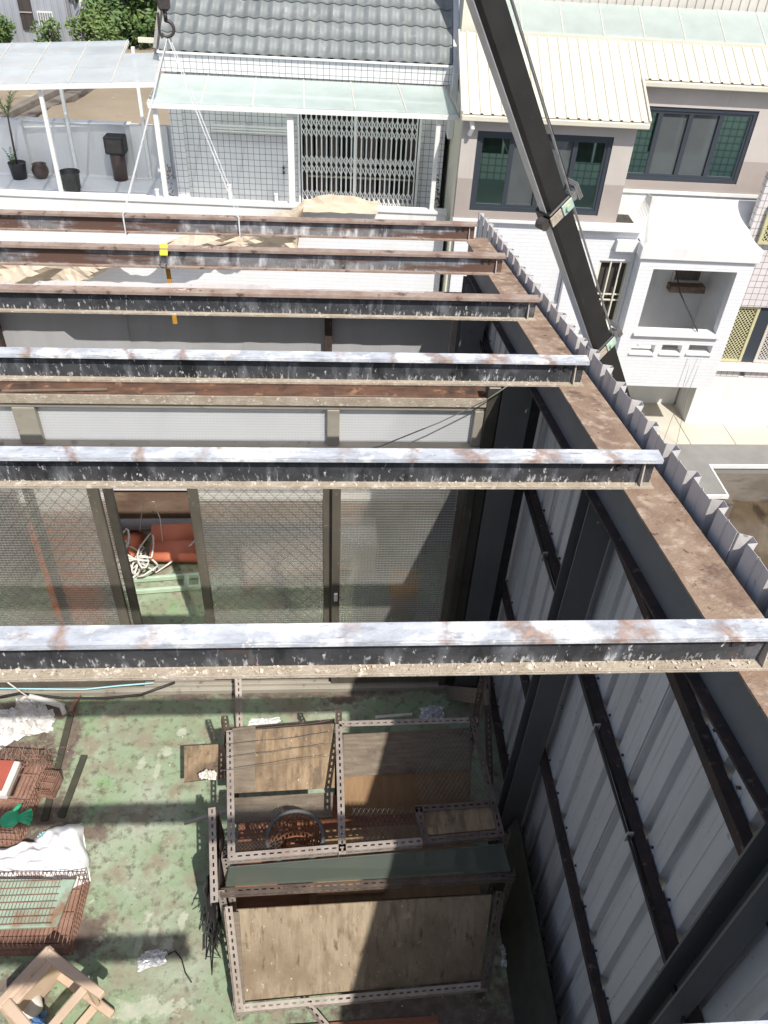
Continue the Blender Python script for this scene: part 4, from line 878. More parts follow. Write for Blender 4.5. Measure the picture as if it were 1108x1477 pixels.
# ================================================================== PASSAGE BEHIND THE WINDOWS
def half_tile(name, loc, rz, ry=0, L=.30, R=.10, label='', rx=0):
    b = MB(); n = 12; vs = []
    for i in range(n + 1):
        a = math.pi * (.06 + .88 * i / n)
        for x, k in ((0, 1.0), (L, .86)): vs.append((x - L / 2, R * k * math.cos(a), R * k * math.sin(a)))
    b.add(vs, [(2 * i, 2 * i + 2, 2 * i + 3, 2 * i + 1) for i in range(n)])
    o = single(name, b, 'orange', label, 'roof tile', loc, 'L', solid=.014, smooth=True); o.rotation_euler = (rx, ry, rz); return o
half_tile('clay_tile', (-1.30, 5.12, .06), -.06, label='big orange curved roof tile behind the white rope', L=.40, R=.14)
half_tile('clay_tile', (-1.33, 5.24, .14), .12, label='orange curved roof tile leaning on grey pipe', L=.36, R=.12)
half_tile('clay_tile', (-1.72, 5.18, .06), 1.35, .25, label='orange curved roof tile under the rope loops', L=.34, R=.11)
half_tile('clay_tile', (-1.86, 5.04, .05), 1.7, .1, label='dark orange roof tile beside the yellow scrap', L=.30, R=.11)
half_tile('clay_tile', (-1.06, 5.06, .04), .9, label='orange roof tile end near the door jamb', L=.18, R=.06)
for i, (x, y, h_, rz) in enumerate(((-2.10, 5.22, .10, .2), (-2.02, 5.00, .05, -.25), (-2.28, 5.30, .22, .1))):
    half_tile('clay_tile', (x, y, .05 + h_), 1.3 + rz, .2, label=('orange roof tile heaped behind the left glass door', 'lowest orange tile heaped behind left glass door, lying flattest', 'tallest orange tile in the heap behind left glass door')[i], L=.5, R=.19)
b = MB(); b.box(-2.10, -1.76, 4.36, 4.56, 0, 1.10); K['bright_orange'] = mat('bright orange plastic', (.85, .20, .04), (.75, .17, .04), 4, None, .5); single('orange_crate', b, 'bright_orange', 'tall orange crate standing behind the patterned left glass door', 'crate', (-1.93, 4.46, 0), bevel=.01)
b = MB(); b.box(-3.1, -2.45, 4.9, 5.2, 0, .8); single('grey_board', b, 'pot_brown', 'dull brown board stack behind the left glass door', 'boards', (-2.8, 5.0, 0), bevel=.01)
bs = thing('board_stack', 'low stack of pale boards behind the middle glass door', 'boards', (-.25, 5.05, 0), 'L'); bs.rotation_euler.z = .22
for k in range(4):
    b = MB(); b.box(-.52 + .02 * k, .40 + .015 * k, -.20, .24, .004 + k * .045, .045 + k * .045); b.build('board', 'tarp' if k == 3 else 'wood', bs, bevel=.004)
b = MB(); b.box(.12, .42, 4.95, 5.2, 0, .42); single('cream_carton', b, 'cream', 'cream carton standing behind the right glass door', 'carton', (.27, 5.05, 0), bevel=.01)
b = MB(); b.lathe((.62, 4.55, 0), [(.0, 0), (.10, 0), (.12, .20), (.13, .36), (.11, .36), (0, .34)], 16); single('yellow_bucket', b, 'amber', 'dull yellow bucket behind the right glass door', 'bucket', (.62, 4.55, 0), smooth=True)
# rope
b = MB(); rnd = random.Random(12)
def loop(cx, cy, rx, ry, z, n=18, a0=0, turns=1.0):
    return [(cx + rx * math.cos(a0 + 2 * math.pi * turns * i / n), cy + ry * math.sin(a0 + 2 * math.pi * turns * i / n), z + .03 * math.sin(i * 1.1 + cx * 9) + .02) for i in range(n + 1)]
pts = []
for i in range(8):
    pts += loop(-1.66 + rnd.uniform(-.10, .16), 4.98 + rnd.uniform(-.12, .16), rnd.uniform(.05, .12), rnd.uniform(.10, .20), .02 + .035 * i, 12, rnd.uniform(0, 6.28), .95)
sm = []
for i in range(len(pts) - 1): sm += [pts[i], tuple((pts[i][k] + pts[i + 1][k]) / 2 for k in range(3))]
sm += [(-1.45, 4.92, .03), (-1.34, 4.98, .08), (-1.22, 5.05, .15), (-1.12, 5.12, .22)]
b.tube(sm, .0085, 6); single('white_rope', b, 'rope', 'tangled white rope thrown over the orange tiles', 'rope', (-1.6, 5.0, 0), smooth=True)
b = MB(); b.tube([(-1.62, 5.25, .2), (-1.58, 5.35, .42), (-1.50, 5.42, .40), (-1.44, 5.30, .3), (-1.40, 5.10, .22)], .004, 5); single('thin_wire_loop', b, 'rope', 'thin wire looping up above orange tiles', 'wire', (-1.5, 5.3, .2), smooth=True)
b = MB(); b.box(-1.90, -1.80, 4.99, 5.09, .20, .25); single('yellow_scrap', b, 'yellow', 'small yellow scrap on the orange tiles', 'scrap', (-1.85, 5.04, .2), bevel=.006)
ld = thing('ladder', 'pale green ladder lying flat on the passage floor', 'ladder', (-1.3, 4.78, .02), 'L'); ld.rotation_euler.z = .10
for y in (-.07, .07):
    b = MB(); b.box(-1.1, 1.1, y - .014, y + .014, 0, .045); b.build('rail', 'ladder', ld, bevel=.004)
for x in (-.95, -.70, -.45, .10, .22, .34, .60, .85):
    b = MB(); b.box(x, x + .045, -.056, .056, .012, .034); b.build('rung', 'ladder', ld, bevel=.003)

# ================================================================== ROW OF HOUSES OPPOSITE (house-row metres: x along, y back, z up)
def walled(mb, u0, u1, z0, z1, v0, v1, holes):
    xs = sorted({u0, u1} | {h[0] for h in holes} | {h[1] for h in holes}); zs = sorted({z0, z1} | {h[2] for h in holes} | {h[3] for h in holes})
    for i in range(len(xs) - 1):
        for j in range(len(zs) - 1):
            cx, cz = (xs[i] + xs[i + 1]) / 2, (zs[j] + zs[j + 1]) / 2
            if xs[i] < u0 - 1e-6 or xs[i + 1] > u1 + 1e-6 or zs[j] < z0 - 1e-6 or zs[j + 1] > z1 + 1e-6: continue
            if any(h[0] < cx < h[1] and h[2] < cz < h[3] for h in holes): continue
            mb.box(xs[i], xs[i + 1], v0, v1, zs[j], zs[j + 1])
    return mb
def hp(nm, m, P_, *bx, **kw):
    b = MB()
    for t in bx: b.box(*t)
    return b.build(nm, m, P_, **kw)

# ---- terrace house with tiled front
th = thing('terrace_house', 'grey square-tiled house with wavy roof behind white folding gate', 'house', (-.3, 1.1, GZ), 'H')
hp('lower_wall', 'tile_white', th, (-7.5, 1.93, 0, 2.6, GZ, -.1))
hp('parapet', 'white', th, (-7.5, 1.93, -.004, .13, -.095, .235)); hp('parapet_coping', 'white', th, (-7.5, 1.94, -.03, .16, .238, .285), bevel=.008)
b = MB(); walled(b, -2.42, 1.9, -.1, 2.22, 1.10, 1.3, [(-.53, 1.5, -.1, 1.46)]); b.box(-2.42, -2.2, 1.3, 4, -.1, 2.2); b.box(1.7, 1.9, 1.3, 4, -.1, 2.2); b.build('wall', 'tile_grey', th)
hp('pilaster', 'tile_grey', th, (-2.60, -2.40, 1.02, 1.36, -.1, 1.95))
hp('cornice', 'tile_grey', th, (-2.62, 1.9, .90, 1.095, 1.94, 2.185)); hp('cornice_ledge', 'white', th, (-2.64, 1.91, .86, 1.2, 2.19, 2.225), bevel=.005)
hp('recess', 'dark_room', th, (-.6, 1.6, 1.75, 1.8, -.1, 1.5), (-.6, -.54, 1.305, 1.75, -.1, 1.5), (1.51, 1.6, 1.305, 1.75, -.1, 1.5))
K['curtain'] = mat('brown curtain', (.10, .075, .065), (.16, .13, .115), 9, (5, 1, .2), .9)
rnd = random.Random(2)
for i in range(9):
    u = -.48 + i * .22
    if i in (3, 7): continue
    hp('door_leaf', 'curtain', th, (u, u + .17, 1.60, 1.63, -.05, 1.42))
hp('shelf', 'cream', th, (-.4, 1.45, 1.52, 1.58, .52, .55), (-.4, 1.45, 1.52, 1.58, .25, .27))
lv = hp('louvre_box', 'wall_sheet', th, (-1.93, -.66, .98, 1.095, 1.06, 1.075))
for k in range(3): hp('louvre', 'white_paint', lv, (-1.93, -.66, .95, .985, 1.08 + k * .042, 1.105 + k * .042))
for z in (.42, .50): hp('door_knob', 'hook', th, (-.80, -.77, 1.06, 1.098, z, z + .04))
# folding gate: uprights one by one, lattice bands between
gt = hp('folding_gate', 'white_paint', th, (.395, .435, 1.0, 1.06, -.1, 1.44))
hp('gate_post', 'white_paint', gt, (-.53, -.50, 1.00, 1.06, -.1, 1.44)); hp('gate_post', 'white_paint', gt, (1.46, 1.50, 1.0, 1.06, -.1, 1.44))
nb = 24; first = None
for i in range(nb):
    u = -.47 + i * (1.90 / (nb - 1))
    if first is None:
        b = MB(); b.box(u - .011, u + .011, 1.02, 1.035, -.08, 1.43); first = b.build('gate_bar', 'white_paint', gt)
    else:
        o = copy_part(first, gt); o.location.x = u + .47
for zc in (.06, .62, 1.20):
    b = MB(); s_ = 1.90 / (nb - 1)
    for hz_ in (-.075, .075):
        for i in range(nb - 1):
            u = -.47 + i * s_
            b.bar((u, 1.045, zc + hz_ - .075), (u + s_, 1.045, zc + hz_ + .075), .015, .006, (0, 1, 0)); b.bar((u, 1.010, zc + hz_ + .075), (u + s_, 1.010, zc + hz_ - .075), .015, .006, (0, 1, 0))
    b.build('lattice_band', 'white_paint', gt)
# roof of pressed tiles
e0, ez, sl_ = .88, 2.215, math.radians(35)
cs, sn = math.cos(sl_), math.sin(sl_)
b = MB(); b.hexa([(-2.62, e0 + .06, ez - .02), (1.88, e0 + .06, ez - .02), (1.88, e0 + 3.2 * cs, ez + 3.2 * sn - .06), (-2.62, e0 + 3.2 * cs, ez + 3.2 * sn - .06), (-2.62, e0 + .06, ez + .0), (1.88, e0 + .06, ez + .0), (1.88, e0 + 3.2 * cs, ez + 3.2 * sn - .02), (-2.62, e0 + 3.2 * cs, ez + 3.2 * sn - .02)])
roof = b.build('roof', 'rust_dark', th)
pt, rw = .187, .345
b = MB(); n = 8
for j in range(2):
    pass
def tz(a): return .030 * (.5 + .5 * math.cos(2 * math.pi * (a - .0)))  # one wave per tile, crest on the joint
vs = []
for (t, lift) in ((0, .030), (rw + .01, .004)):
    for i in range(n + 1):
        a = i / n; h = tz(a) + lift
        vs.append((a * pt, t * cs - h * sn, t * sn + h * cs))
for i in range(n + 1):                                              # front lip
    a = i / n; h = tz(a) + .010
    vs.append((a * pt, -h * sn + .002, h * cs))
fs = [(i, i + 1, n + 2 + i, n + 1 + i) for i in range(n)] + [(2 * (n + 1) + i, 2 * (n + 1) + i + 1, i + 1, i) for i in range(n)]
b.add(vs, fs)
tile = None
tb0 = BASE[th.name]
for r_ in range(7):
    for c_ in range(24):
        if tile is None:
            me = b.mesh('roof_tile', (0, 0, 0), smooth=True); me.materials.append(K['roof_tile']); tile = bpy.data.objects.new('roof_tile', me); col.objects.link(tile); tile.parent = roof; o = tile
        else: o = copy_part(tile, roof)
        o.location = (-2.60 + c_ * pt - tb0[0], e0 + r_ * rw * cs - tb0[1], ez + r_ * rw * sn - tb0[2] + .0)
b = MB(); b.prism([(.70, 1.2), (.70, 2.16), (.95, 2.34), (3.6, 4.20), (3.6, 1.2)], 'X', 1.905, 1.99); b.build('verge', 'white', th)
b = MB(); b.bar((-2.66, e0, ez + .0), (-2.66, e0 + 3 * cs, ez + 3 * sn), .05, .12); b.build('verge_board', 'road', th)

# ---- glass canopies
def canopy(name, label, corners, cols, rows, m, skip=(), fascia=.04):
    """corners: front-left, front-right, back-right, back-left in house-row metres"""
    A, B_, C_, D_ = [Vector(p) for p in corners]
    c = thing(name, label, 'canopy', tuple(A), 'H')
    P_ = lambda a, t: (A * (1 - a) + B_ * a) * (1 - t) + (D_ * (1 - a) + C_ * a) * t
    for i in range(cols):
        for j in range(rows):
            if (i, j) in skip: continue
            a0, a1, t0, t1 = i / cols + .003, (i + 1) / cols - .003, j / rows + .006, (j + 1) / rows - .006
            q = [P_(a0, t0), P_(a1, t0), P_(a1, t1), P_(a0, t1)]; up = Vector((0, 0, .008))
            b = MB(); b.hexa(q + [p + up for p in q]); b.build('pane', m, c)
    for i in range(cols + 1):
        t1 = 1 - 1 / rows if (i == cols and (cols - 1, rows - 1) in skip) else 1
        b = MB(); b.bar(P_(i / cols, 0) - Vector((0, 0, .022)), P_(i / cols, t1) - Vector((0, 0, .022)), .035, .04); b.build('rafter', 'white_paint', c)
        b = MB(); b.bar(P_(i / cols, 0) + Vector((0, 0, .012)), P_(i / cols, t1) + Vector((0, 0, .012)), .018, .008); b.build('glazing_strip', 'wall_sheet', c)
    for j in range(rows + 1):
        a1 = 1 if j < rows or not skip else 1 - 1 / cols
        b = MB(); b.bar(P_(0, j / rows) - Vector((0, 0, .045)), P_(a1, j / rows) - Vector((0, 0, .045)), .035, .05); b.build('crossbar', 'white_paint', c)
    b = MB(); b.bar(A + Vector((0, -.03, -.03)), B_ + Vector((0, -.03, -.03)), .02, fascia + .03); b.build('fascia', 'white_paint', c)
    return c
c1 = canopy('glass_canopy', 'pale green glass canopy over the folding gate', [(-2.66, 0, 1.70), (1.97, 0, 1.735), (1.80, .88, 1.915), (-2.62, .88, 1.905)], 6, 1, 'canopy')
for u, z in ((-2.58, .287), (-.56, .287), (1.69, .287)):
    w = .035 if u != -.56 else .05
    hp('post', 'white_paint', c1, (u - w, u + w, .03, .10, z, 1.665), bevel=.004)
c2 = canopy('terrace_canopy', 'pale blue glass canopy over the terrace with potted plants', [(-5.68, 0, 1.79), (-2.52, 0, 1.985), (-2.72, 2.0, 2.17), (-5.88, 2.0, 1.965)], 5, 3, 'canopy_blue', skip=((4, 2),))
for u, v, z0, z1 in ((-4.24, .065, .287, 1.80), (-4.62, 2.06, -.098, 1.95), (-3.32, 2.12, -.098, 2.02)):
    hp('post', 'white_paint', c2, (u - .028, u + .028, v - .028, v + .028, z0, z1), bevel=.004)
b = MB(); b.box(-3.2, -2.62, 2.05, 2.11, 2.10, 2.17); single('cream_beam', b, 'cream', 'short cream beam between terrace canopy and wavy roof', 'beam', (-2.9, 2.08, 2.1), 'H')
# terrace wall and things on the terrace
tw_ = thing('terrace_wall', 'white rendered wall at the back of the potted terrace', 'wall', (-5, 2.25, -.1), 'H')
hp('wall', 'white', tw_, (-7.5, -2.62, 2.20, 2.34, -.1, .77)); hp('pier', 'white', tw_, (-3.58, -2.93, 2.14, 2.197, -.1, .80)); hp('pier', 'white', tw_, (-7.5, -5.45, 2.08, 2.197, -.1, .80)); hp('coping', 'white', tw_, (-5.44, -3.59, 2.17, 2.36, .772, .79))
def pot(name, m, label, loc, prof, soil_z=None, frame='H'):
    p = thing(name, label, 'pot', loc, frame)
    b = MB(); b.lathe(loc, prof, 24); b.build('body', m, p, smooth=True)
    if soil_z: 
        b = MB(); r_ = soil_z[1]; b.lathe(loc, [(r_, soil_z[0]), (0, soil_z[0] + .01)], 20); b.build('soil', 'soil', p)
    return p
pp_ = pot('palm_pot', 'pot_black', 'black pot with a tall thin palm on the terrace', (-5.58, 1.83, -.098), [(0, 0), (.12, 0), (.15, .25), (.155, .27), (.14, .27), (.13, .24), (0, .235)], (.24, .13))
b = MB(); b.tube([(-5.58, 1.83, .12), (-5.56, 1.82, .5), (-5.53, 1.81, .95)], .022, 8, .014); b.build('stem', 'bark', pp_, smooth=True)
b = MB(); rnd = random.Random(8)
def frond(b, o, a, L, up, w=.03):
    o = Vector(o); pts = [o + Vector((math.cos(a) * L * t * .45, math.sin(a) * L * t * .45, L * (up * t - .55 * t * t))) for t in [k / 7 for k in range(8)]]
    b.tube(pts, .005, 4, .001)
    for i in range(1, 8):
        for sg in (1, -1):
            d = Vector((-math.sin(a) * sg, math.cos(a) * sg, -.1)) + (pts[i] - pts[i - 1]).normalized() * .9; l = pts[i] + d.normalized() * w * 4 * (1 - .09 * i)
            q = (pts[i] - pts[i - 1]).normalized() * .009
            b.add([pts[i] - q, pts[i] + q, l], [(0, 1, 2)])
for i in range(13): frond(b, (-5.53, 1.81, .93), rnd.uniform(0, 6.28), rnd.uniform(.5, .85), rnd.uniform(.9, 1.5))
b.build('fronds', 'leaf_light', pp_)
b = MB()
for i in range(5): frond(b, (-5.64, 1.79, .13), rnd.uniform(0, 6.28), rnd.uniform(.25, .5), 1.3, .02)
b.build('fronds', 'leaf', pp_)
pot('brown_pot', 'pot_brown', 'squat brown glazed pot beside the palm pot', (-5.22, 1.90, -.098), [(0, 0), (.09, 0), (.14, .08), (.145, .15), (.115, .22), (.125, .24), (.10, .235), (.10, .2), (0, .2)])
pot('black_bucket', 'pot_black', 'black plastic tub by the terrace canopy post', (-4.50, 1.30, -.098), [(0, 0), (.13, 0), (.165, .30), (.18, .31), (.18, .33), (.16, .33), (.15, .05), (0, .04)])
mo = thing('old_monitor', 'black box monitor standing on a brown drum by white wall', 'monitor', (-3.80, 1.92, -.098), 'H')
b = MB(); b.box(-4.0, -3.65, 1.86, 2.12, .36, .66); b.build('cabinet', 'pot_black', mo, bevel=.02); b = MB(); b.box(-3.96, -3.69, 1.851, 1.858, .40, .62); b.build('screen', 'hook', mo)
b = MB(); b.lathe((-3.83, 2.0, -.098), [(0, 0), (.125, 0), (.13, .43), (.12, .455), (0, .455)], 20); single('brown_drum', b, 'pot_brown', 'brown drum under the black monitor', 'drum', (-3.83, 2.0, -.098), 'H', smooth=True)
for i, (u, h, lab) in enumerate(((-1.56, .52, 'white stub pipe on the parapet below the louvre box'), (-.82, .41, 'white stub pipe on the parapet beside the gate post'), (-2.72, .40, 'white stub pipe on the parapet left of canopy post'))):
    b = MB(); b.tube([(u, .07, .287), (u, .07, h)], .03, 10); b.tube([(u, .07, h), (u, .07, h + .015)], .036, 10); single('stub_pipe', b, 'white_paint', lab, 'pipe', (u, .07, .287), 'H', smooth=False)
b = MB(); rnd = random.Random(4)
for i in range(26):
    x, z = rnd.gauss(-2.66, .05), rnd.uniform(-.05, .55); b.tube([(x, .6 + rnd.uniform(-.1, .1), z), (x + rnd.uniform(-.08, .08), .6, z + rnd.uniform(.02, .12))], .008, 4)
single('dead_vine', b, 'bark', 'dark dead vine clinging beside the tiled pilaster', 'vine', (-2.66, .6, -.1), 'H')
b = MB()
for i in range(30):
    t = i / 30; x, y, z = 1.74 + .12 * t, .55 + .1 * math.sin(i), .75 - .7 * t; b.tube([(x, y, z), (x + rnd.uniform(-.06, .06), y, z + rnd.uniform(-.08, .03))], .009, 4)
single('hanging_vine', b, 'bark', 'thin dark vine hanging against the cream side wall', 'vine', (1.8, .55, .1), 'H')

# ---- tarpaulin over the parapet
rnd = random.Random(15); ks = [rnd.uniform(-1, 1) for _ in range(400)]
def tarpf(a, c):
    u = .82 - 6.5 * a; zc = .22 - 1.2 * a ** 1.05; i = int(a * 60); w = .20 + .10 * math.sin(a * 9)
    z = zc + (c - .5) * 2 * w + .05 * math.sin(a * 23 + c * 4) + .02 * ks[(i * 3 + int(c * 8)) % 400]
    v = -.12 - .45 * a + .22 * (.5 - abs(c - .5)) * -1 + .10 * math.sin(a * 31 + c * 6) + .03 * ks[(i * 7 + int(c * 8) * 11) % 400]
    if a < .20: z = max(z, .292 - .1 * a) + .07 * math.sin(min(1, a / .16) * math.pi) * c; v = .05 - .3 * (1 - c) + .02 * ks[(i * 5 + int(c * 8)) % 400]
    return (u, v, z)
b = MB(); b.grid(tarpf, 60, 8); single('tarpaulin', b, 'tarp', 'crumpled beige tarpaulin hanging over the white parapet', 'tarpaulin', (-2, -.2, -.4), 'H', solid=.004)

# ---- neighbouring house with cream roof and dark windows
nh = thing('cream_roof_house', 'white and beige house with cream ribbed roof and projecting balcony', 'house', (4.5, -.5, GZ), 'H')
LW = (2.23, 4.25, .50, 1.66); RWn = (4.60, 6.63, .82, 1.92)
def storey(u0, u1, z0, zm, z1, v, W_):
    b = MB(); walled(b, u0, u1, z0, zm, v, v + .14, [W_]); b.build('wall_band', 'taupe', nh)
    b = MB(); walled(b, u0, u1, zm, z1, v, v + .14, [W_]); b.build('wall', 'beige', nh)
storey(2.0, 4.56, .38, .98, 1.965, -.5, LW); storey(4.605, 7.15, .68, 1.18, 2.34, .30, RWn)
hp('side_wall', 'cream', nh, (1.995, 2.06, -.358, 2.8, GZ, 1.93))
hp('storey_core', 'dark_room', nh, (2.07, 4.5, .3, 2.7, .4, 1.9), (4.6, 7.1, .9, 2.7, .7, 2.2), (4.40, 4.555, -.355, .29, .4, 1.9))
hp('return_wall', 'beige', nh, (4.562, 4.60, -.35, .295, .40, 1.95))
hp('trim', 'white', nh, (1.99, 4.58, -.52, -.36, .335, .378), (4.6, 7.16, .27, .44, .63, .678))
def window(W_, v, kinds):
    o = hp('window', 'win_frame', nh, (W_[0], W_[1], v + .02, v + .10, W_[2], W_[2] + .06), (W_[0], W_[1], v + .02, v + .10, W_[3] - .06, W_[3]), (W_[0], W_[0] + .06, v + .02, v + .10, W_[2] + .06, W_[3] - .06), (W_[1] - .06, W_[1], v + .02, v + .10, W_[2] + .06, W_[3] - .06))
    n = len(kinds); w = (W_[1] - W_[0] - .12) / n
    for i, k in enumerate(kinds):
        a = W_[0] + .06 + i * w; z0, z1 = W_[2] + .06, W_[3] - .06; dv = .055 if k == 'win_glass' else .075
        hp('sash', 'win_frame', o, (a, a + .035, v + .035, v + .085, z0, z1), (a + w - .035, a + w, v + .035, v + .085, z0, z1), (a + .035, a + w - .035, v + .035, v + .085, z0, z0 + .04), (a + .035, a + w - .035, v + .035, v + .085, z1 - .04, z1))
        hp('pane', k, o, (a + .035, a + w - .035, v + dv, v + dv + .006, z0 + .04, z1 - .04))
    return o
window(LW, -.5, ['win_glass', 'win_screen', 'win_screen', 'win_glass']); window(RWn, .30, ['win_glass', 'win_screen', 'win_screen', 'win_glass'])
# cream ribbed roof, two sheets meeting in a step
def ribbed(u0, u1, v0, v1, nm, m, z=lambda v: 1.92 + .466 * (v + .65), p=.155):
    prof = []; u = u0
    while u < u1 - .02:
        prof += [(u, 0), (u + p * .62, 0), (u + p * .70, .018), (u + p * .86, .018), (u + p * .94, 0)]; u += p
    b = MB(); vs = []
    for (x, h) in prof: vs += [(min(x, u1), v0, z(v0) + h), (min(x, u1), v1, z(v1) + h)]
    b.add(vs, [(2 * i, 2 * i + 2, 2 * i + 3, 2 * i + 1) for i in range(len(prof) - 1)]); return b.build(nm, m, nh, solid=.003)
ribbed(1.96, 4.66, -.66, .95, 'roof', 'roof_sheet'); ribbed(4.662, 7.5, .17, .95, 'roof', 'roof_sheet')
hp('gutter', 'roof_sheet', nh, (1.95, 4.67, -.70, -.60, 1.83, 1.905), bevel=.01); hp('gutter', 'roof_sheet', nh, (4.68, 7.5, .12, .21, 2.215, 2.29), bevel=.01)
hp('soffit', 'beige', nh, (2.0, 4.6, -.598, -.505, 1.90, 1.925))
b = MB(); b.bar((4.67, -.66, 1.915), (4.67, .17, 2.30), .03, .07); b.build('verge', 'roof_sheet', nh)
b = MB(); b.bar((1.955, -.66, 1.91), (1.955, .95, 2.66), .03, .10); b.build('verge', 'roof_sheet', nh)
b = MB(); b.tube([(2.10, -.60, 1.86), (2.13, -.62, 1.72), (2.10, -.56, 1.62)], .035, 8); b.build('downpipe', 'white_paint', nh)
hp('roof_flashing', 'roof_sheet', nh, (2.3, 7.5, .93, 1.0, 2.655, 2.70))
for i in range(8):
    u = 2.30 + i * .63; b = MB(); q = [(u, .98, 2.70), (u + .615, .98, 2.70), (u + .615, 1.70, 3.02), (u, 1.70, 3.02)]; b.hexa(q + [(x, y, z + .008) for x, y, z in q]); b.build('skylight_pane', 'canopy', nh)
    b = MB(); b.bar((u - .007, .98, 2.704), (u - .007, 1.70, 3.024), .014, .02); b.build('glazing_bar', 'wall_sheet', nh)
prof = []; u = 2.0
while u < 7.6: prof += [(u, 0), (u + .08, 0), (u + .09, -.02), (u + .12, -.02), (u + .13, 0)]; u += .14
b = MB(); vs = []
for (x, h) in prof: vs += [(x, 1.75 + h, 2.6), (x, 1.75 + h, 5.2)]
b.add(vs, [(2 * i, 2 * i + 2, 2 * i + 3, 2 * i + 1) for i in range(len(prof) - 1)]); b.build('upper_wall', 'wall_sheet', nh, solid=.003)
hp('upper_side', 'cream', nh, (1.995, 2.28, 1.02, 1.7, 2.0, 5.0))
# lower white walls
hp('lower_wall', 'tile_white', nh, (2.065, 3.90, -.45, 2.5, GZ, .33))
b = MB(); walled(b, 3.905, 4.97, GZ, .335, -.60, -.46, [(4.42, 4.93, -1.28, -.17)]); b.build('lower_wall', 'tile_white', nh)
hp('wall_core', 'dark_room', nh, (3.91, 4.96, -.36, .2, GZ, .30))
hp('ledge', 'white', nh, (3.88, 4.965, -.72, -.46, .34, .40), bevel=.006)
wo_ = hp('lower_window', 'cream', nh, (4.42, 4.46, -.57, -.50, -1.28, -.17), (4.89, 4.93, -.57, -.50, -1.28, -.17), (4.46, 4.89, -.57, -.50, -.21, -.17), (4.46, 4.89, -.57, -.50, -1.28, -1.24))
hp('glass', 'dark_room', wo_, (4.46, 4.89, -.50, -.49, -1.24, -.21))
for u in (4.60, 4.76): hp('grille_bar', 'cream', wo_, (u, u + .022, -.60, -.575, -1.26, -.19))
for z in (-.86, -.76): hp('grille_bar', 'cream', wo_, (4.44, 4.91, -.575, -.56, z, z + .022))
hp('window_sill', 'white', nh, (4.38, 4.96, -.70, -.605, -1.34, -1.285))
# bay with balcony opening
OP = (5.21, 6.56, -1.245, -.15); VN = [(5.20, 5.60, -1.635, -1.48), (5.72, 6.06, -1.62, -1.465), (6.18, 6.58, -1.605, -1.45)]
b = MB(); walled(b, 4.975, 6.80, -2.28, .02, -.90, -.74, [OP] + VN); b.build('bay_front', 'tile_white', nh)
hp('bay_side', 'tile_white', nh, (4.975, 5.10, -.735, .30, -2.28, .02)); hp('bay_side', 'tile_white', nh, (6.68, 6.80, -.735, .30, -2.28, .02))
hp('bay_floor', 'white', nh, (5.11, 6.67, -.735, .30, -2.28, -2.14)); hp('bay_back', 'white', nh, (4.98, 6.80, .305, .45, GZ, .0))
hp('bay_ceiling', 'white', nh, (5.11, 6.67, -.735, .30, -.05, .018))
hp('balcony_sill', 'white', nh, (5.16, 6.62, -.96, -.70, -1.30, -1.247), bevel=.008)
for w in VN: hp('vent_sill', 'white', nh, (w[0] - .02, w[1] + .02, -.93, -.76, w[2] - .03, w[2] - .002))
iw = hp('inner_window', 'wall_sheet', nh, (6.02, 6.06, .26, .302, -.86, -.15), (6.50, 6.54, .26, .302, -.86, -.15), (6.06, 6.50, .26, .302, -.86, -.82))
hp('shutter', 'curtain', iw, (6.06, 6.50, .285, .302, -.82, -.15)); hp('inner_sill', 'stain', nh, (5.98, 6.60, .10, .30, -.98, -.87))
hp('inner_door', 'wall_sheet', nh, (5.13, 5.22, .20, .302, -2.13, -.06)); hp('inner_door', 'beige', nh, (5.26, 5.33, .20, .302, -2.13, -.06))
b = MB(); b.tube([(5.85, -.2, -.06), (5.86, -.2, -.45), (6.0, -.3, -.8), (6.2, -.6, -1.10), (6.26, -.85, -1.22)], .012, 6); b.build('hanging_cable', 'cable', nh, smooth=True)
hp('bay_fascia', 'white', nh, (4.93, 6.84, -.95, -.72, .022, .22), bevel=.008)
# concave flared roof of the bay: hip on the left
def flare(a, c):                                                   # c 0 front edge .. 1 wall
    k = 1 - (1 - c) ** 1.0; h = .22 + .42 * (c ** 2.2); v = -.93 + 1.03 * (1 - (1 - c) ** 1.6); u0 = 4.95 + .30 * (1 - (1 - c) ** 1.6); u1 = 6.84 - .12 * math.sin(c * math.pi) + .22 * c
    return (u0 + (u1 - u0) * a, v, h)
b = MB(); b.grid(flare, 8, 10); b.build('bay_roof', 'white', nh, solid=.02, smooth=True)
def flare2(a, c):
    p = flare(0, c); return (p[0] - .0 - (1 - a) * .0, p[1] + a * (.29 - p[1]), p[2] - a * .0) if False else (p[0] + a * .0, p[1] + a * max(0, .28 - p[1]), .22 * a * 0 + p[2] * (1 - a) + a * p[2])
b = MB(); vs = []
for j in range(11):
    p = flare(0, j / 10); vs += [(p[0], p[1], p[2]), (p[0] - .02, .29, .24 + .38 * (j / 10) ** 1.2)]
b.add(vs, [(2 * j, 2 * j + 1, 2 * j + 3, 2 * j + 2) for j in range(10)]); b.build('bay_roof_side', 'white', nh, solid=.01)
hp('bay_wall_top', 'white', nh, (4.58, 7.1, .30, .44, .0, .627)); hp('bay_deck', 'white', nh, (4.60, 6.8, -.71, .29, .03, .20))
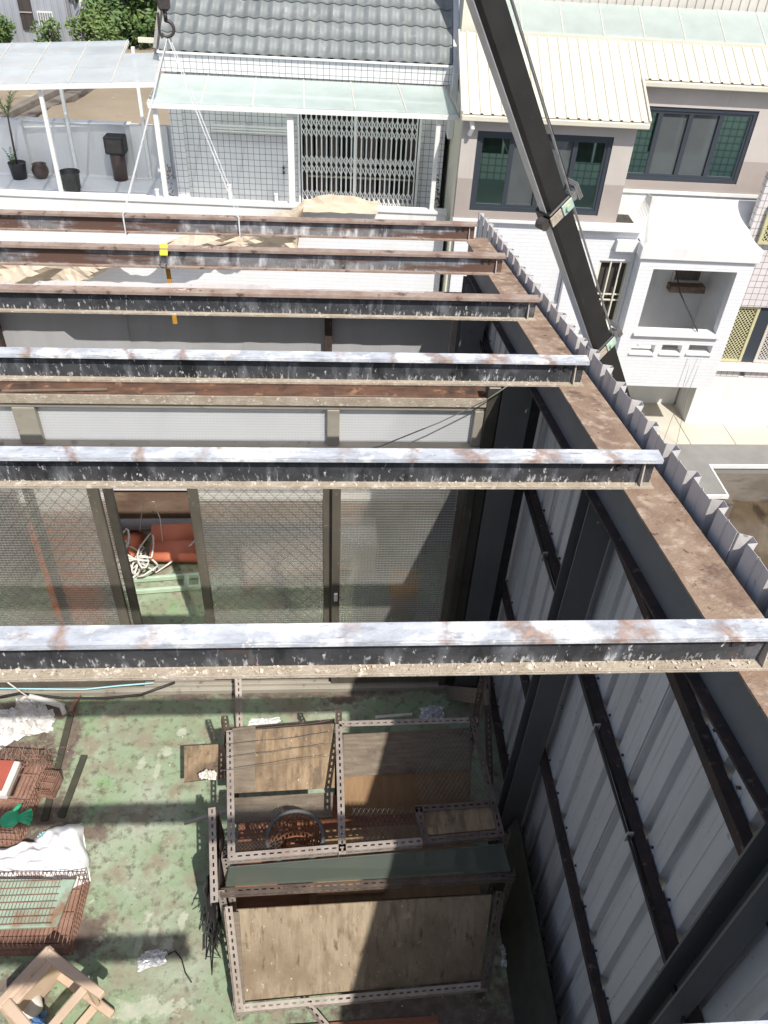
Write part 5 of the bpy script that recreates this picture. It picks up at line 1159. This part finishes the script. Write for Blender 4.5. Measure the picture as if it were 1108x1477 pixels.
# tiled wall with lattice doors to the right
ln = thing('lattice_front_house', 'pinkish square-tiled house front with yellow diamond lattice door', 'house', (8, -.3, GZ), 'H')
b = MB(); walled(b, 6.83, 10.5, -2.12, 1.2, -.30, -.16, [(7.02, 9.0, -2.10, -1.0)]); b.build('wall', 'tile_pink', ln)
hp('inner_wall', 'dark_room', ln, (7.0, 9.1, .02, .05, -2.1, -.95)); hp('base_wall', 'white', ln, (6.83, 10.5, -.34, .9, GZ, -2.34)); hp('plinth_ledge', 'white', ln, (6.83, 10.5, -.42, -.16, -2.2, -2.122), bevel=.006)
for k in range(4): hp('plinth_panel', 'tile_pink', ln, (7.0 + k * .62, 7.52 + k * .62, -.352, -.20, -2.335, -2.22))
K['yellow_frame'] = mat('yellowish lattice', (.55, .52, .30), (.48, .45, .27), 9, None, .6)
def lattice(P_, nm, u0, u1, z0, z1, v, m, st):
    o = hp(nm, m, P_, (u0, u0 + .05, v, v + .05, z0, z1), (u1 - .05, u1, v, v + .05, z0, z1), (u0 + .05, u1 - .05, v, v + .05, z0, z0 + .04), (u0 + .05, u1 - .05, v, v + .05, z1 - .04, z1))
    b = MB(); diamond(b, (u0 + .05, v + .025, z0 + .04), (1, 0, 0), (0, 0, 1), u1 - u0 - .1, z1 - z0 - .08, st, .007, .9); b.build('lattice', m, o); return o
lattice(ln, 'lattice_door', 7.03, 7.50, -2.09, -1.02, -.26, 'yellow_frame', .062); hp('door_leaf', 'win_frame', ln, (7.51, 7.72, -.24, -.20, -2.09, -1.02)); lattice(ln, 'lattice_door', 7.73, 8.25, -2.09, -1.02, -.26, 'wall_sheet', .062)
lattice(ln, 'lattice_screen', 6.98, 7.9, .12, .74, -.38, 'yellow_frame', .062)
hp('screen_back', 'dark_room', ln, (7.0, 7.88, -.315, -.302, .14, .72))
# thin wires in front of the bay
for i, (x0, x1) in enumerate(((6.25, 6.20), (6.42, 6.46))):
    b = MB(); b.tube([(x0, -.97, -1.6), (x0 - .05 * i, -1.02, -2.4), (x1, -1.06, GZ + .03)], .004, 5); single('drop_wire', b, 'steel', ('slack grey wire hanging from the middle of balcony wall', 'straight grey wire hanging from the right balcony vent')[i], 'wire', (x0, -1.0, GZ), 'H', smooth=True)

# ================================================================== FAR LEFT: cladded shed, kerb, trees
ms = thing('metal_shed', 'grey blue metal clad building beyond the sandy field', 'building', (-17, 43, GZ))
b = MB(); prof = []; x = -30.0
while x < -11.15: prof += [(x, 0), (x + .16, 0), (x + .19, -.05), (x + .25, -.05), (x + .28, 0)]; x += .30
vs = []
for (x, h) in prof: vs += [(x, 43 + h, GZ), (x, 43 + h, 3.4)]
b.add(vs, [(2 * i, 2 * i + 2, 2 * i + 3, 2 * i + 1) for i in range(len(prof) - 1)]); b.build('cladding', 'metal_shed', ms, solid=.01)
hp('body', 'metal_shed', ms, (-30, -11.15, 43.06, 52, GZ, 3.4)); hp('roof', 'metal_shed', ms, (-30.4, -10.8, 42.6, 52.4, 3.4, 3.55))
hp('corner_trim', 'white', ms, (-11.14, -10.85, 42.9, 43.2, GZ, 3.4)); hp('downpipe', 'pipe', ms, (-11.7, -11.58, 42.82, 42.94, GZ, 3.4))
wn_ = hp('window', 'dark_room', ms, (-13.85, -13.30, 42.86, 42.94, -2.60, .6)); hp('mullion', 'taupe', wn_, (-13.85, -13.30, 42.82, 42.855, -2.0, -1.95))
vg = hp('vent_grille', 'white', ms, (-13.10, -12.42, 42.90, 42.94, -2.65, -1.92))
for i in range(6):
    for j in range(5): hp('vent_hole', 'pipe', vg, (-13.05 + i * .105, -12.99 + i * .105, 42.86, 42.899, -2.60 + j * .135, -2.51 + j * .135))
b = MB(); b.bar((-11.2, 29.5, GZ + .2), (-9.4, 37.5, GZ + .2), .35, .5); b.bar((-10.7, 29.5, GZ + .12), (-8.9, 37.5, GZ + .12), .5, .3); single('field_kerb', b, 'concrete_stain', 'low dark concrete kerb crossing the sandy field', 'kerb', (-10.2, 33.5, GZ))

def tree(label, loc, h, cr, n, leaf, seed, trunk_h, m='leaf'):
    rnd = random.Random(seed); t = thing('leafy_tree', label, 'tree', loc, 'L', group='trees behind the terrace canopy')
    b = MB(); b.tube([(0, 0, 0), (.1, .05, trunk_h * .6), (.05, 0, trunk_h * 1.2)], .16, 8, .07)
    cents = []
    for i in range(9):
        a = rnd.uniform(0, 6.28); rr = rnd.uniform(.25, .85) * cr; z = trunk_h + rnd.uniform(.0, 1) * (h - trunk_h)
        c = Vector((rr * math.cos(a), rr * math.sin(a), z)); cents.append(c); b.tube([(.05, 0, trunk_h * .8), c * .55 + Vector((0, 0, trunk_h * .3)), c], .06, 5, .015)
    b.build('trunk', 'bark', t, smooth=True)
    for mi, mm in enumerate((m, 'leaf_light')):
        b = MB()
        for i in range(n // (1 if mi == 0 else 2)):
            c = rnd.choice(cents); d = Vector((rnd.gauss(0, 1), rnd.gauss(0, 1), rnd.gauss(0, .8))); d = d / max(.3, d.length) * rnd.uniform(.2, 1) ** .5 * cr * .55
            p = c + d; u = Vector((rnd.gauss(0, 1), rnd.gauss(0, 1), rnd.gauss(0, .6))).normalized(); v = u.orthogonal().normalized(); v = (v + Vector((rnd.uniform(-.5, .5),) * 3)).normalized(); s_ = leaf * rnd.uniform(.6, 1.3)
            b.add([p - u * s_, p + v * s_ * .45, p + u * s_, p - v * s_ * .45], [(0, 1, 2, 3)])
        b.build('crown', mm, t)
    return t
tree('tall leafy green tree beside the metal clad building', (-9.2, 43.9, GZ), 5.2, 2.0, 3600, .16, 1, .9)
tree('dark leafy tree behind the grey verge of the wavy roof', (-7.8, 45.5, GZ), 5.0, 2.2, 3200, .16, 2, .9)
tree('low pale bush at the corner of metal clad building', (-10.4, 41.5, GZ), 1.6, .9, 1300, .12, 3, .3, 'leaf_light')
tree('small dark bush at the foot of metal clad building', (-14.9, 42.0, GZ), 1.2, .9, 900, .12, 4, .3)
tree('thin sparse bush under the white vent grille', (-12.6, 42.2, GZ), 1.1, .6, 300, .10, 5, .3)

# ================================================================== CRANE
cr = thing('crane', 'truck crane with long black boom leaning over the shed', 'crane', (3.9, 9.3, GZ))
Bp, Tp = Vector((3.736, 9.0, -.441)), Vector((1.253, 7.4, 3.933)); ax = (Tp - Bp).normalized()
sd = ax.cross(Z).normalized(); und = sd.cross(ax).normalized()
if und.z > 0: und = -und
if sd.y > 0: sd = -sd
def boom(a, b_, hgt, wid, nm='boom_section', m='boom'):
    A, B2 = Bp + ax * a, Bp + ax * b_; mb = MB(); q = []
    for P0 in (A, B2):
        q.append([P0 + sd * wid / 2 + und * (hgt / 2 - .03), P0 + sd * (wid / 2 - .03) + und * hgt / 2, P0 - sd * (wid / 2 - .03) + und * hgt / 2, P0 - sd * wid / 2 + und * (hgt / 2 - .03), P0 - sd * wid / 2 - und * hgt / 2, P0 + sd * wid / 2 - und * hgt / 2])
    n = 6; mb.add(q[0] + q[1], [tuple(range(5, -1, -1)), tuple(range(6, 12))] + [(i, (i + 1) % n, n + (i + 1) % n, n + i) for i in range(n)])
    return mb.build(nm, m, cr)
L_c1 = (Vector((0, 0, 0)) + (Tp - Bp)).length
boom(-1.35, .75, .285, .20); boom(.75, 3.05, .262, .185); boom(3.05, 7.0, .245, .165); boom(7.0, 10.35, .20, .14)
for a, b_, h_, w in ((-1.3, .70, .285, .20), (.8, 3.0, .262, .185), (3.1, 6.95, .245, .165)):
    mb = MB(); o_ = und * (h_ / 2 + .008) - sd * (w / 2 - .10) * 0; mb.bar(Bp + ax * a + o_, Bp + ax * b_ + o_, w * .55, .014, und); mb.build('wear_strip', 'boom_strip', cr)
for s_, h_, w in ((.75, .30, .22), (3.05, .285, .20), (7.0, .26, .18)):
    mb = MB(); mb.bar(Bp + ax * (s_ - .10), Bp + ax * (s_ + .07), w + .02, h_ + .02, und); mb.build('collar', 'boom', cr, bevel=.012)
    f0 = Bp + ax * (s_ - .015) + sd * (w / 2 + .018)
    mb = MB(); mb.bar(f0 - und * .005, f0 - und * (h_ / 2 + .01), .016, .13, ax); mb.build('clamp_plate', 'clamp_green', cr, bevel=.006)
    mb = MB(); mb.bar(f0 + und * .005, f0 + und * (h_ / 2 + .02), .014, .12, ax); mb.build('clamp_plate', 'flange_dust', cr, bevel=.006)
    mb = MB(); mb.tube([f0 - und * .07, f0 - und * .07 + sd * .03], .03, 12); mb.build('clamp_boss', 'clamp_green', cr)
    for e_, rr_ in ((1, .06), (-1, .05)):
        c = Bp + ax * s_ + und * e_ * (h_ / 2 + .07) + sd * .05
        mb = MB(); mb.tube([c - sd * .05, c + sd * .05], rr_, 14); mb.build('sheave', 'hook' if e_ > 0 else 'steel', cr)
    for k in range(3):                                             # rope guard rods
        c = Bp + ax * s_ - und * (h_ / 2 + .10 + .02 * k) + sd * .06
        mb = MB(); mb.tube([c + ax * .11 - sd * .1, c + ax * .10 + sd * .03, c - ax * .07 + sd * .05, c - ax * .10 - sd * .08], .010, 6); mb.build('guard_rod', 'steel', cr)
mb = MB(); off = -und * .21 + sd * .05
mb.tube([Bp + ax * 3.1 + off, Bp + ax * 6 + off * .95, Bp + ax * 9.6 + off * .8], .009, 5); mb.build('hoist_rope', 'cable', cr)
mb = MB(); off = -und * .165 + sd * .09; mb.tube([Bp + ax * .8 + off, Bp + ax * 3.0 + off, Bp + ax * 6.9 + off], .012, 6); mb.build('hydraulic_line', 'steel', cr)
tip = Bp + ax * ((3.736 + 1.02) / -ax.x)
mb = MB(); mb.tube([tip + sd * .10 - ax * .05, tip - sd * .10 - ax * .05], .12, 18); mb.build('tip_sheave', 'hook', cr)
hookp = Vector((tip.x, tip.y, 3.86))
for dx in (-.03, .03):
    mb = MB(); mb.tube([(tip.x + dx, tip.y, tip.z - .08), (hookp.x + dx * .7, hookp.y, 4.24)], .006, 5); mb.build('hoist_rope', 'cable', cr)
# turret and carrier down in the lane
hp('turret', 'boom', cr, (3.75, 4.45, 9.05, 9.75, GZ + .95, GZ + 1.75), bevel=.05)
hp('carrier_deck', 'road', cr, (1.7, 4.5, 8.75, 9.85, GZ + .62, GZ + .93), bevel=.03)
cabin = hp('cab', 'blue', cr, (1.55, 2.45, 8.72, 9.88, GZ + .935, GZ + 1.95), bevel=.08)
hp('side_window', 'win_glass', cabin, (1.75, 2.25, 8.705, 8.718, GZ + 1.35, GZ + 1.80)); hp('windscreen', 'win_glass', cabin, (1.535, 1.548, 8.85, 9.75, GZ + 1.35, GZ + 1.82))
for x in (2.7, 4.3):
    hp('outrigger', 'yellow', cr, (x - .07, x + .07, 8.30, 10.25, GZ + .45, GZ + .58), bevel=.01)
    for y in (8.32, 10.20): hp('outrigger_foot', 'steel', cr, (x - .14, x + .14, y - .12, y + .12, GZ + .005, GZ + .05)); hp('outrigger_jack', 'steel', cr, (x - .04, x + .04, y - .04, y + .04, GZ + .05, GZ + .45))
for x in (2.05, 3.15, 3.75):
    for y in (8.74, 9.60):
        mb = MB(); mb.tube([(x, y, GZ + .36), (x, y + .26, GZ + .36)], .355, 22); w_o = mb.build('wheel', 'pot_black', cr, bevel=.03)
        mb = MB(); yy = y - .008 if y < 9 else y + .262; mb.tube([(x, yy, GZ + .36), (x, yy + .006, GZ + .36)], .19, 18); mb.build('hub', 'steel', w_o)
# hook block and slings
hb = thing('hook_block', 'dark crane hook block hanging before the wavy grey roof', 'hook', tuple(hookp))
mb = MB(); mb.hexa([hookp + Vector(p) for p in ((-.035, -.03, .13), (.035, -.03, .13), (.035, .03, .13), (-.035, .03, .13), (-.055, -.035, .42), (.05, -.035, .42), (.05, .035, .42), (-.055, .035, .42))]); mb.build('block', 'hook', hb, bevel=.012)
mb = MB(); mb.tube([hookp + Vector((0, 0, .13)), hookp + Vector((0, 0, .07))] + [hookp + Vector((.045 * math.sin(a) + .0, 0, .03 + .045 * math.cos(a))) for a in [i * .45 for i in range(0, 10)]], .013, 8, .008); mb.build('hook', 'hook', hb, smooth=True)
mb = MB(); mb.tube([hookp + Vector((-.04, -.02, .12)), hookp + Vector((-.045, -.02, .02)), hookp + Vector((-.03, -.02, -.02))], .009, 6); mb.build('latch', 'hook', hb)
zb = raf(5.87)
def sling(x, lab):
    mb = MB(); a = hookp + Vector((0, 0, -.012)); w = Vector((.0045, 0, 0))
    path = [a, a.lerp(Vector((x, 5.835, zb + .13)), .5) + Vector((0, -.01, -.01)), Vector((x, 5.832, zb + .135)), Vector((x, 5.826, zb - .012)), Vector((x + .004, 5.90, zb - .014)), Vector((x + .004, 5.905, zb + .14)), a + Vector((.006, .02, 0))]
    vs = []
    for i, p in enumerate(path):
        k = 1.0 if 1 < i < 5 else .75; vs += [p - w * k, p + w * k]
    mb.add(vs, [(2 * i, 2 * i + 1, 2 * i + 3, 2 * i + 2) for i in range(len(path) - 1)])
    return single('lifting_sling', mb, 'sling', lab, 'sling', (x, 5.86, zb), solid=.003)
sling(-1.463, 'white webbing sling looped on the purlin over potted terrace'); sling(-.639, 'white webbing sling looped on the purlin before the folding gate')
# yellow ratchet strap round the second purlin
z2 = raf(4.95)
rs = thing('ratchet_strap', 'yellow ratchet strap hooked round the second purlin', 'strap', (-1.02, 4.9, z2))
mb = MB(); mb.hexa([(-1.045, 4.905, z2 + .085), (-.995, 4.905, z2 + .085), (-.995, 4.95, z2 + .135), (-1.045, 4.95, z2 + .135), (-1.045, 4.90, z2 + .095), (-.995, 4.90, z2 + .095), (-.995, 4.945, z2 + .15), (-1.045, 4.945, z2 + .15)]); mb.build('pad', 'yellow', rs, bevel=.003)
for sx in (-1, 1):
    mb = MB(); mb.tube([(-1.02 + sx * .022, 4.898, z2 + .09), (-1.02 + sx * .018, 4.893, z2 + .05), (-1.02, 4.893, z2 + .025)], .004, 6); mb.build('clip', 'steel', rs)
mb = MB(); mb.box(-1.037, -1.008, 4.985, 4.990, z2 - .42, z2 + .12); mb.build('webbing', 'amber', rs)
